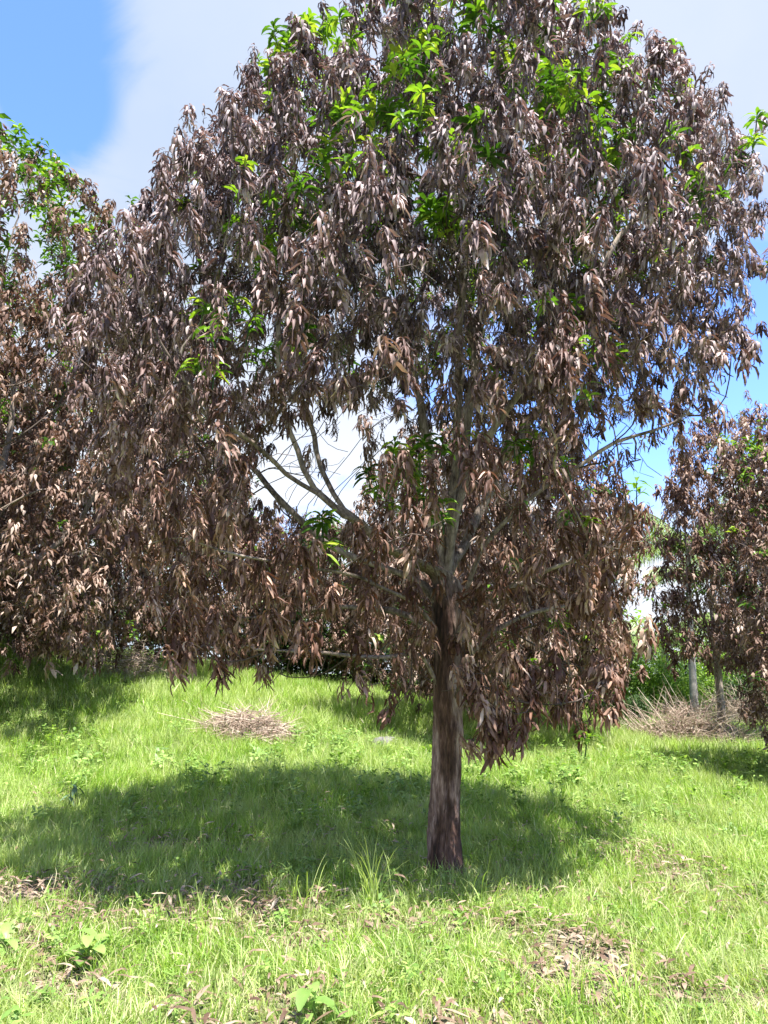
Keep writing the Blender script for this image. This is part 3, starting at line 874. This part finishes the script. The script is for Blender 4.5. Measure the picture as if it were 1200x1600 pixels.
def place_tree(d, x, y, rz, s, label, group):
    t = empty('mango_tree', (x, y, float(ground_z(x, y))-.05))
    t.rotation_euler = (0, 0, rz); t.scale = (s, s, s)
    tag(t, label, 'tree', group)
    link('trunk', d['trunk'], t)
    for b in d['branch']: link('branch', b, t)
    tag(link('twig', d['twig'], t), kind='stuff')
    tag(link('dead_foliage', d['dead'], t), kind='stuff')
    if d['green']: tag(link('green_foliage', d['green'], t), kind='stuff')
    return t

GB = 'mango trees with scorched leaves'
dB = build_tree_data(101, 11.0, 4.5, 4.3, .9, 1500, .22, 1.8, green=.06, gtop=.55, spacing=.36)
dC = build_tree_data(102, 6.4, 3.0, 3.0, .7, 640, .15, 2.6, green=.06, gtop=.12, spacing=.42)
dD = build_tree_data(103, 8.6, 4.0, 4.0, .35, 950, .18, 1.5, green=.07, gtop=.2, spacing=.46)
place_tree(dB, -8.3, 13.6, .3, .97, 'tall mango tree at the left edge whose top is still green above scorched brown leaves', GB)
place_tree(dD, -6.8, 19.0, .8, .92, 'scorched mango tree behind the left brush pile, second from the left edge', GB)
place_tree(dC, -2.9, 24.0, 2.6, .78, 'scorched mango tree seen through the left half of the middle crown', GB)
place_tree(dC, 2.2, 15.6, 1.0, .95, 'scorched mango tree with a bare pale trunk standing just behind the middle trunk', GB)
place_tree(dC, 3.5, 18.5, 2.9, .72, 'low scorched mango tree behind the right-hand hanging leaves', GB)
dF = build_tree_data(104, 7.7, 2.2, 2.5, 1.7, 640, .085, 2.4, green=.06, gtop=.12, spacing=.33, off=1.0)
place_tree(dF, 7.75, 18.2, 0, 1.0, 'smaller scorched mango tree with slim pale trunk in dry brush at the right', GB)
place_tree(dD, 7.85, 11.2, 4.0, .70, 'scorched mango tree cut by the right edge, dark leaves hanging almost to the grass', GB)
place_tree(dC, .6, 23.0, .2, .70, 'scorched mango tree farthest back, left of the middle trunk', GB)
place_tree(dD, -12.2, 20.0, 4.0, .9, 'scorched mango tree behind the tall green-topped one at the left', GB)

# ------------------------------------------------------------------ bushes, palms
def bush_mesh(seed, rx, ry, h, n, mat, leaf=.13):
    r = np.random.default_rng(seed); B = Batch(); S_ = Batch()
    lob = [(r.uniform(-.55, .55)*rx, r.uniform(-.5, .5)*ry, r.uniform(.3, .75)*h, r.uniform(.3, .5)) for _ in range(9)]
    for i in range(n):
        l = lob[int(r.integers(len(lob)))]
        v = r.normal(size=3); v /= np.linalg.norm(v); f = r.uniform(.55, 1.05)
        p = np.array([l[0]+v[0]*rx*l[3]*f, l[1]+v[1]*ry*l[3]*f, max(.05, l[2]+v[2]*h*l[3]*f)])
        V, F = leaf_strip(leaf*r.uniform(.7, 1.5), leaf*.5*r.uniform(.7, 1.3), 2, (r.uniform(-.8, .3), r.uniform(.2, 1.3)), .2, 0, 0, r, 2)
        B.add(rotz(V, r.uniform(0, 6.28))+p, F, float(np.clip(r.normal(.5, .25), 0, 1)))
    for i in range(14):
        a_ = r.uniform(0, 6.28); l = lob[int(r.integers(len(lob)))]
        V, F = tube([[0, 0, -.05], [l[0]*.5+r.normal(0, .1), l[1]*.5, l[2]*.6], [l[0]+r.normal(0, .2), l[1], l[2]]], [.02, .014, .006], 4)
        S_.add(V, F, .4)
    return B.mesh('foliage', mat), S_.mesh('stem', M['twig'])
bl = [bush_mesh(201, 2.4, 1.8, 2.4, 5200, M['bush'], .14), bush_mesh(202, 2.2, 1.6, 1.9, 4200, M['bush_dark'], .13), bush_mesh(203, 1.8, 1.6, 3.2, 5200, M['bush'], .15)]
def bush(k, x, y, s, rz, label, group):
    o = empty('bush', (x, y, float(ground_z(x, y)))); o.scale = (s, s, s); o.rotation_euler = (0, 0, rz)
    tag(o, label, 'bush', group)
    tag(link('foliage', bl[k][0], o), kind='stuff'); link('stem', bl[k][1], o)
LG = 'light green bushes beyond the field on the right'
DG = 'dark green bushes under the scorched trees'
b_ = P(1035, 1130, 27); bush(0, b_[0], 27, 1.0, .2, 'light green bush left of the pale palm trunk', LG)
b_ = P(1110, 1130, 29); bush(0, b_[0], 29.5, 1.05, 1.9, 'light green bush between the pale palm trunk and the dark palm trunk', LG)
b_ = P(1165, 1130, 29); bush(2, b_[0], 30, .95, .9, 'tall light green bush behind the dark palm trunk', LG)
b_ = P(975, 1130, 26); bush(2, b_[0], 26.5, .9, 2.9, 'green bush half hidden behind the low scorched leaves right of the middle', LG)
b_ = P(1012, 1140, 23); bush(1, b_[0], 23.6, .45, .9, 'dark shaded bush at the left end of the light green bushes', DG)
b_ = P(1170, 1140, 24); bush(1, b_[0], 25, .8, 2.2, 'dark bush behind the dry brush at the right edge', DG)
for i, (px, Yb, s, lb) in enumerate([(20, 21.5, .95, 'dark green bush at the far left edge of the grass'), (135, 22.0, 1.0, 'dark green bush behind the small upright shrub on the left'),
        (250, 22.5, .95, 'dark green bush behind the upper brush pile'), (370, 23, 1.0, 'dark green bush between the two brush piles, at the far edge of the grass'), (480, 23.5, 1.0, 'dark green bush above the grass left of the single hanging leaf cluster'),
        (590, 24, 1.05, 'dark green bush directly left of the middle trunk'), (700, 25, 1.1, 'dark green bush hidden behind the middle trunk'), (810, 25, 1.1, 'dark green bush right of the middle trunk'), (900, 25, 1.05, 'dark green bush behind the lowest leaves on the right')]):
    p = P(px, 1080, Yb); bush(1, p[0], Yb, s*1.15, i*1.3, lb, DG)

r = np.random.default_rng(777); B = Batch()
def woods(n, x0, x1, y0, y1, hf):
    for i in range(n):
        x = r.uniform(x0, x1); y = r.uniform(y0, y1)
        ht = hf(x)*(.62+.55*vnoise(x, y, .33, 4)+.25*vnoise(x, y, 1.2, 8))
        z = float(ground_z(x, y))+ht*r.random()
        V, F = leaf_strip(r.uniform(.25, .5), r.uniform(.14, .26), 2, (r.uniform(-.8, .4), r.uniform(.1, 1.3)), .2, 0, 0, r, 2)
        B.add(rotz(V, r.uniform(0, 6.28))+np.array([x, y, z]), F, float(np.clip(r.normal(.45, .25), 0, 1)))
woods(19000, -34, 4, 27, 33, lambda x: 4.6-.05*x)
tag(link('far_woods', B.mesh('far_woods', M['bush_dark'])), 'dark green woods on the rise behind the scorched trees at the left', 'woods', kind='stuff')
B = Batch()
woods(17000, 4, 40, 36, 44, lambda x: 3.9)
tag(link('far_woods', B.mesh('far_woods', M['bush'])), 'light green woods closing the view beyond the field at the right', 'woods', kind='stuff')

def frond(r, Lf, droop, yaw, elev, B, stemB):
    n = 14; t = np.linspace(0, 1, n)
    ang = elev-droop*t**1.3*1.6
    x = np.concatenate([[0], np.cumsum(np.cos(ang[:-1]))])*Lf/(n-1); z = np.concatenate([[0], np.cumsum(np.sin(ang[:-1]))])*Lf/(n-1)
    ax = np.stack([x, 0*x, z], 1); R_ = rotz(ax, yaw)
    V, F = tube(R_, np.linspace(.03, .006, n), 4); stemB.add(V, F, .8)
    for s in (-1, 1):
        for i in range(44):
            tt = .12+.87*i/44; p = np.array([np.interp(tt, t, x), 0, np.interp(tt, t, z)])
            ll = .75*math.sin(math.pi*(tt*.85+.1))**.6*r.uniform(.85, 1.1)*Lf/3.4
            d = np.array([.45, s*.8, -.35-r.uniform(0, .4)]); d /= np.linalg.norm(d)
            w = .022; p1 = p+d*ll*.55+np.array([0, 0, -.03]); p2 = p+d*ll+np.array([0, 0, -.22*ll])
            wv = np.array([w, 0, 0.006])
            V = np.array([p-wv*.6, p+wv*.6, p1-wv, p1+wv, p2-wv*.2, p2+wv*.2]); F = np.array([[0, 1, 3, 2], [2, 3, 5, 4]])
            B.add(rotz(V, yaw), F, float(r.uniform(.2, 1)))
def palm(px, Yp, H, rt_, seed, Lf, nf, label, mat, lean=0):
    r = np.random.default_rng(seed)
    p = P(px, 1130, Yp); z0 = float(ground_z(p[0], Yp))
    t = empty('coconut_palm', (p[0], Yp, z0)); tag(t, label, 'palm', 'coconut palms beyond the field')
    n = 40; zs_ = np.linspace(-.1, H, n); rr_ = rt_*(1.05-.3*zs_/H+.35*np.exp(-np.maximum(zs_, 0)/.35))
    rr_ = rr_*(1+.035*(np.arange(n) % 2))
    V, F = tube(np.stack([lean*np.clip(zs_/H, 0, 1)**1.5, 0*zs_, zs_], 1), rr_, 12)
    link('trunk', make_mesh('trunk', V, F, [mat], smooth=True), t)
    for i in range(nf):
        B, S_ = Batch(), Batch()
        frond(r, Lf*r.uniform(.85, 1.1), r.uniform(.7, 1.2), i*2.4, r.uniform(.2, 1.25), B, S_)
        a_, b2, c2 = B.arr(); a3, b3, c3 = S_.arr()
        me = make_mesh('frond', np.concatenate([a_, a3])+np.array([lean, 0, H]), np.concatenate([b2, b3+len(a_)]), [M['palm']], {'tint': np.concatenate([c2, c3])})
        link('frond', me, t)
palm(1087, 25, 5.5, .115, 301, 3.4, 15, 'tall coconut palm with straight pale grey trunk right of the light green bush', M['palm_bark'], .2)
palm(1132, 33, 5.6, .13, 302, 3.2, 13, 'coconut palm with thin dark trunk behind the slim scorched tree', M['dark_bark'])
palm(1046, 30, 2.6, .16, 303, 3.0, 13, 'short young coconut palm with fronds rising over the light green bush', M['palm_bark'])

# ------------------------------------------------------------------ brush piles
def brush(px, py, rx, ry, h, n, seed, label, up=0.0):
    c = G(px, py); r = np.random.default_rng(seed); B = Batch()
    for i in range(n):
        a_ = r.uniform(0, 6.28); q_ = r.random()**.6
        x, y = math.cos(a_)*rx*q_*.8, math.sin(a_)*ry*q_*.8
        z = r.uniform(0, 1)*h*(1-q_*q_)*.9
        yaw = r.uniform(0, 6.28); el = r.normal(.05, .35)+up*r.random(); Lg = r.uniform(.25, 1.0)*max(rx, .6)*.9
        d = np.array([math.cos(yaw)*math.cos(el), math.sin(yaw)*math.cos(el), math.sin(el)])
        p0 = np.array([x, y, z+.03])-d*Lg*.4*(1-up); m1 = p0+d*Lg*.5+r.normal(0, .05, 3)*Lg; p1 = p0+d*Lg+r.normal(0, .1, 3)*Lg
        pts = np.array([p0, m1, p1])
        gz = ground_z(pts[:, 0]+c[0], pts[:, 1]+c[1])-c[2]
        pts[:, 2] = np.maximum(pts[:, 2]+gz, gz+.01)
        w = r.uniform(.003, .009)*(1.4 if r.random() < .12 else 1)
        V, F = tube(pts, [w, w*.8, w*.4], 3); B.add(V, F, float(r.uniform(0, 1)))
        if r.random() < .5:
            q2 = m1+d*Lg*.3+r.normal(0, .18, 3)*Lg; q2[2] = max(q2[2], .02)
            V, F = tube([m1, (m1+q2)/2+r.normal(0, .02, 3), q2], [w*.7, w*.5, w*.3], 3); B.add(V, F, float(r.uniform(0, 1)))
    o = link('brush_pile', B.mesh('brush_pile', M['straw']), None, tuple(c))
    tag(o, label, 'brush pile', 'piles of dry twigs in the grass')
brush(388, 1152, .95, .60, .50, 640, 401, 'larger pile of dry twigs in the open grass left of the middle trunk')
brush(208, 1060, 1.0, .6, .95, 420, 402, 'pale pile of dry twigs at the upper left edge of the grass')
brush(1085, 1168, 1.5, .8, .95, 1000, 403, 'wide heap of dry brush round the foot of the slim scorched tree at the right', up=.5)
brush(1175, 1135, 1.6, .9, .9, 700, 405, 'grey dry brush behind the field at the right edge', up=.7)
for (pa_, pb_) in (((245, 1125), (330, 1143)), ((285, 1105), (350, 1135))):
    a_, b2 = G(*pa_), G(*pb_)
    V, F = tube([a_+[0, 0, .12]-a_, (a_+b2)/2+[0, 0, .11]-a_, b2+[0, 0, .10]-a_], [.008, .011, .013], 5)
    tag(link('dry_stick', make_mesh('dry_stick', V, F, [M['straw']], {'tint': np.full(len(V), .9)}, smooth=True), None, tuple(a_)),
        'long pale stick lying left of the larger twig pile, %s of the two' % ('the lower' if pa_[1] == 1125 else 'the upper'), 'stick', 'sticks by the larger twig pile')

# ------------------------------------------------------------------ grass
def blade(r, Lg, W, lean, bend, n=3):
    t = np.linspace(0, 1, n+1); a_ = math.pi/2-lean-bend*t*t
    x = np.concatenate([[0], np.cumsum(np.cos(a_[:-1]))])*Lg/n; z = np.concatenate([[0], np.cumsum(np.sin(a_[:-1]))])*Lg/n
    w = W*.5*(1-t**1.6*.92)
    A_ = np.stack([x, w, z], 1); B_ = np.stack([x, -w, z], 1)
    i = np.arange(n)
    return np.concatenate([A_, B_]), np.stack([i, i+1, i+2+n, i+1+n], 1)
def tuft(r, nb_, Lr, Wr, spread, bend=(.3, 2.3), dry=.10):
    B = Batch(); bt = r.uniform(.25, .65)
    for i in range(nb_):
        V, F = blade(r, r.uniform(*Lr), r.uniform(*Wr), r.uniform(0, .8), r.uniform(*bend))
        V = rotz(V, r.uniform(0, 6.28)); p = r.normal(0, spread, 2)
        t_ = float(r.uniform(.94, 1)) if r.random() < dry else float(np.clip(r.normal(bt, .18), 0, .9))
        B.add(V+np.array([p[0], p[1], -.01]), F, t_)
    return B.mesh('grass_tuft', M['grass'])
def herb(r, n):
    B = Batch()
    for i in range(n):
        h_ = r.uniform(.03, .14)
        V, F = leaf_strip(r.uniform(.03, .07), r.uniform(.018, .035), 2, (r.uniform(-.9, 0), r.uniform(-.2, .7)), .2, 0, 0, r, 2)
        a_ = r.uniform(0, 6.28); q_ = r.uniform(0, .07)
        B.add(rotz(V, r.uniform(0, 6.28))+np.array([math.cos(a_)*q_, math.sin(a_)*q_, h_]), F, float(r.uniform(0, 1)))
    for i in range(5):
        a_ = r.uniform(0, 6.28)
        V, F = tube([[0, 0, 0], [math.cos(a_)*.05, math.sin(a_)*.05, .12]], [.002, .001], 3); B.add(V, F, .6)
    return B.mesh('herb', M['weed'])
rg = np.random.default_rng(55)
pc = bpy.data.collections.new('grass_prototypes')
protos = [tuft(rg, 26, (.05, .16), (.004, .008), .055) for _ in range(4)] \
       + [tuft(rg, 24, (.12, .28), (.004, .009), .055, (.2, 1.4)) for _ in range(4)] \
       + [tuft(rg, 22, (.10, .24), (.006, .012), .08, (.2, 1.3)) for _ in range(3)] \
       + [herb(rg, 16) for _ in range(3)] \
       + [tuft(rg, 22, (.05, .17), (.003, .007), .06, (.4, 2.6), dry=.55) for _ in range(3)]
for i, me in enumerate(protos):
    o = bpy.data.objects.new('grass_prototype_%02d' % i, me); pc.objects.link(o)

def scatter(y0, y1, dens, kinds, scr, clump=0.0, side=1.15, seedo=0, baregain=1.0, pathmin=0):
    area = 0; n = int(dens*(y1-y0)*(y0+y1)/2*side*1.05)
    yy = np.sqrt(rg.uniform(y0*y0, y1*y1, n)); xx = rg.uniform(-.56*side, .56*side, n)*yy
    b = bare_mask(xx, yy)*baregain
    cl = fbm(xx, yy, 1.7, 60+seedo, 3)
    keep = (rg.random(n) > np.clip(b, 0, .97)) & (rg.random(n) > clump*(cl < .47))
    xx, yy, cl = xx[keep], yy[keep], cl[keep]
    d0 = np.hypot(xx-.48, yy-TY) > .17
    xx, yy, cl = xx[d0], yy[d0], cl[d0]
    kk = np.array(kinds)[rg.integers(0, len(kinds), len(xx))]
    sc = rg.uniform(scr[0], scr[1], len(xx))*(.7+.6*cl)
    return np.stack([xx, yy, ground_z(xx, yy)], 1), kk, sc

def instancer(name, sets, matname=None):
    Pn = np.concatenate([s[0] for s in sets]); K = np.concatenate([s[1] for s in sets]); S_ = np.concatenate([s[2] for s in sets])
    me = bpy.data.meshes.new(name); me.vertices.add(len(Pn)); me.vertices.foreach_set('co', Pn.astype(np.float32).ravel())
    a1 = me.attributes.new('idx', 'INT', 'POINT'); a1.data.foreach_set('value', K.astype(np.int32))
    a2 = me.attributes.new('sc', 'FLOAT', 'POINT'); a2.data.foreach_set('value', S_.astype(np.float32))
    rot = np.stack([rg.normal(0, .26, len(Pn)), rg.normal(0, .26, len(Pn)), rg.uniform(0, 6.28, len(Pn))], 1)
    a3 = me.attributes.new('rot', 'FLOAT_VECTOR', 'POINT'); a3.data.foreach_set('vector', rot.astype(np.float32).ravel())
    o = link(name, me)
    ng = bpy.data.node_groups.new(name+'_nodes', 'GeometryNodeTree')
    ng.interface.new_socket('Geometry', in_out='INPUT', socket_type='NodeSocketGeometry')
    ng.interface.new_socket('Geometry', in_out='OUTPUT', socket_type='NodeSocketGeometry')
    gi = ng.nodes.new('NodeGroupInput'); go = ng.nodes.new('NodeGroupOutput')
    ci = ng.nodes.new('GeometryNodeCollectionInfo'); ci.inputs['Collection'].default_value = pc; ci.inputs['Separate Children'].default_value = True
    ip = ng.nodes.new('GeometryNodeInstanceOnPoints'); ip.inputs['Pick Instance'].default_value = True
    def na(nm, ty):
        n_ = ng.nodes.new('GeometryNodeInputNamedAttribute'); n_.data_type = ty; n_.inputs['Name'].default_value = nm; return n_.outputs['Attribute']
    ng.links.new(gi.outputs[0], ip.inputs['Points']); ng.links.new(ci.outputs[0], ip.inputs['Instance'])
    ng.links.new(na('idx', 'INT'), ip.inputs['Instance Index']); ng.links.new(na('sc', 'FLOAT'), ip.inputs['Scale'])
    er = ng.nodes.new('FunctionNodeEulerToRotation'); ng.links.new(na('rot', 'FLOAT_VECTOR'), er.inputs[0])
    ng.links.new(er.outputs[0], ip.inputs['Rotation'])
    ng.links.new(ip.outputs[0], go.inputs[0])
    md_ = o.modifiers.new('scatter', 'NODES'); md_.node_group = ng
    print(name, len(Pn))
    return o
short, mid_, wide, hb, pale = [0, 1, 2, 3], [4, 5, 6, 7], [8, 9, 10], [11, 12, 13], [14, 15, 16]
g1 = instancer('grass', [scatter(2.6, 6.2, 105, short, (.7, 1.2), .4), scatter(2.6, 6.4, 120, pale, (.7, 1.3), .3, seedo=5), scatter(6.4, 14, 14, pale, (.9, 1.5), .6, seedo=5), scatter(2.6, 6.2, 50, mid_, (.5, 1.0), .6, seedo=3),
                         scatter(6.2, 9, 150, short, (.8, 1.4), .2), scatter(6.2, 9, 70, mid_, (.6, 1.1), .3),
                         scatter(9, 14, 85, mid_+wide, (.7, 1.1), .2), scatter(14, 26, 42, wide+mid_, (1.0, 1.6), .15), scatter(26, 40, 10, wide, (1.4, 2.2), .1)])
tag(g1, 'bright green grass covering the field', 'grass', kind='stuff')
g2 = instancer('weeds', [scatter(2.6, 8, 44, hb, (.5, 1.0), .6, seedo=8, baregain=.95), scatter(8, 14, 14, hb, (1.0, 1.9), .6, seedo=8)])
tag(g2, 'small broad-leaved weeds mixed into the grass', 'weeds', kind='stuff')

# fallen leaves on the bare patches
B = Batch(); cnt = 0
while cnt < 9000:
    y = math.sqrt(rg.uniform(3.0**2, 10**2)); x = rg.uniform(-.62, .62)*y
    if rg.random() > bare_mask(np.array([x]), np.array([y]))[0]*.9+.05+.16*math.exp(-((x-.2)/2.6)**2-((y-7.0)/2.0)**2): continue
    V, F = leaf_strip(rg.uniform(.05, .13), rg.uniform(.012, .030), 3, (rg.uniform(-.6, .1), rg.uniform(-.1, .5)), rg.uniform(.1, .8), rg.uniform(-.3, .6), rg.uniform(-.8, .8), rg, 2)
    V = rotz(V, rg.uniform(0, 6.28)); V = V+np.array([x, y, float(ground_z(x, y))+(rg.uniform(.008, .03) if rg.random() < .6 else rg.uniform(.03, .12))])
    B.add(V, F, float(rg.uniform(0, 1))); cnt += 1
tag(link('fallen_leaves', B.mesh('fallen_leaves', M['litter'])), 'dry fallen leaves scattered on the bare patches', 'fallen leaves', kind='stuff')

# tall grass clumps that stand out
def tall_tuft(px, py, nb_, Lr, seed, label, seedheads=0):
    c = G(px, py); r = np.random.default_rng(seed); root = empty('grass_clump', tuple(c)); tag(root, label, 'grass clump', 'taller grass clumps in the foreground')
    for i in range(nb_):
        V, F = blade(r, r.uniform(*Lr), r.uniform(.006, .012), r.uniform(.02, .55), r.uniform(.3, 2.0), 7)
        V = rotz(V, r.uniform(0, 6.28))+np.array([r.normal(0, .035), r.normal(0, .035), -.01])
        link('blade', make_mesh('blade', V, F, [M['grass']], {'tint': np.full(len(V), np.clip(r.normal(.6, .2), 0, .93))}), root)
tall_tuft(585, 1425, 46, (.30, .62), 501, 'tall arching grass clump in front of the middle trunk, just left of it')
tall_tuft(468, 1440, 14, (.25, .5), 502, 'thin upright grass clump left of the arching clump by the trunk')
tall_tuft(985, 1590, 30, (.20, .42), 503, 'upright grass clump at the bottom edge right of centre')
tall_tuft(895, 1600, 16, (.2, .42), 504, 'thin grass clump at the bottom edge below the bare patch')
tall_tuft(755, 1440, 12, (.2, .5), 505, 'sparse grass clump right of the foot of the middle trunk')
tall_tuft(250, 1400, 22, (.15, .34), 506, 'grass clump among the bare soil patches at the left')
tall_tuft(650, 1540, 20, (.15, .3), 507, 'short grass clump at the bottom below the middle trunk')
tall_tuft(360, 1520, 24, (.15, .32), 508, 'bushy grass clump in the sunlit foreground left of centre')

# individual plants
def broad_plant(px, py, nl, Lr, Wr, h, mat, seed, name, label, cat, up=(-1.1, -.2), spread=.1, group=None, n=5):
    c = G(px, py); r = np.random.default_rng(seed); root = empty(name, tuple(c)); tag(root, label, cat, group)
    for i in range(nl):
        hh = h*(i+1)/nl*r.uniform(.8, 1.1)
        V, F = leaf_strip(r.uniform(*Lr), r.uniform(*Wr), n, (r.uniform(*up), r.uniform(*up)+.9), r.uniform(.1, .35), .1, r.uniform(-.3, .3), r, 3)
        V = rotz(V, i*2.4+r.uniform(-.3, .3))+np.array([r.normal(0, spread), r.normal(0, spread), hh])
        link('leaf', make_mesh('leaf', V, F, [mat], {'tint': np.full(len(V), r.random())}, smooth=True), root)
    V, F = tube([[0, 0, -.02], [r.normal(0, .01), 0, h*.5], [0, 0, h]], [.008, .006, .003], 5)
    link('stem', make_mesh('stem', V, F, [mat], {'tint': np.full(len(V), .2)}, smooth=True), root)
broad_plant(135, 1520, 11, (.10, .19), (.05, .085), .17, M['pale_leaf'], 601, 'broadleaf_plant', 'pale green broad-leaved plant on bare soil at the lower left', 'plant', spread=.03)
broad_plant(492, 1612, 8, (.10, .18), (.05, .08), .15, M['pale_leaf'], 602, 'broadleaf_plant', 'pale green broad-leaved plant cut by the bottom edge left of centre', 'plant', spread=.02)
broad_plant(5, 1500, 7, (.09, .15), (.04, .07), .12, M['pale_leaf'], 603, 'broadleaf_plant', 'pale green broad-leaved plant cut by the left edge', 'plant', spread=.02)
broad_plant(108, 1262, 14, (.16, .26), (.03, .055), .30, M['blue_leaf'], 604, 'seedling', 'bluish green seedling with drooping narrow leaves in the grass at the left', 'seedling', up=(-.5, .3), spread=.04)
broad_plant(90, 1180, 40, (.07, .13), (.035, .06), .42, M['bush'], 605, 'leafy_weed', 'dark leafy weed standing in sunlit grass at the left', 'weed', spread=.10, n=2)
broad_plant(44, 1066, 55, (.08, .15), (.03, .05), .85, M['bush_dark'], 606, 'small_shrub', 'small upright dark shrub at the upper left edge of the grass', 'shrub', spread=.12, n=2)
broad_plant(1052, 1290, 16, (.07, .12), (.03, .05), .2, M['weed'], 607, 'leafy_weed', 'low leafy weed at the edge of the right-hand shadow', 'weed', spread=.08, n=3)

# flat stone in the grass
c = G(603, 1164); r = np.random.default_rng(9)
n1_, n2_ = 20, 8; A_, Bz = np.meshgrid(np.arange(n1_)/n1_*2*math.pi, np.linspace(0, 1, n2_))
rr_ = np.cos(Bz*math.pi/2)**.6*(1+.2*(fbm(np.cos(A_)*2, np.sin(A_)*2+Bz, 1, 3)-.5)*2)
V = np.stack([rr_*np.cos(A_)*.26, rr_*np.sin(A_)*.2, np.sin(Bz*math.pi/2)*.13-.01+.02*fbm(A_, Bz*4, 1.5, 8)], 2).reshape(-1, 3)
i = np.arange(n2_-1)[:, None]*n1_; j = np.arange(n1_)[None]; j2 = (j+1) % n1_
st = link('stone', make_mesh('stone', V, np.stack([(i+j).ravel(), (i+j2).ravel(), (i+n1_+j2).ravel(), (i+n1_+j).ravel()], 1),
     [bark_mat('grey_stone', [(.3, (.08, .075, .075)), (.7, (.22, .21, .21))], scale=6, stretch=1, bump=.6)], smooth=True), None, tuple(c))
tag(st, 'small flat grey stone in the grass left of the middle trunk', 'stone')
print('done')
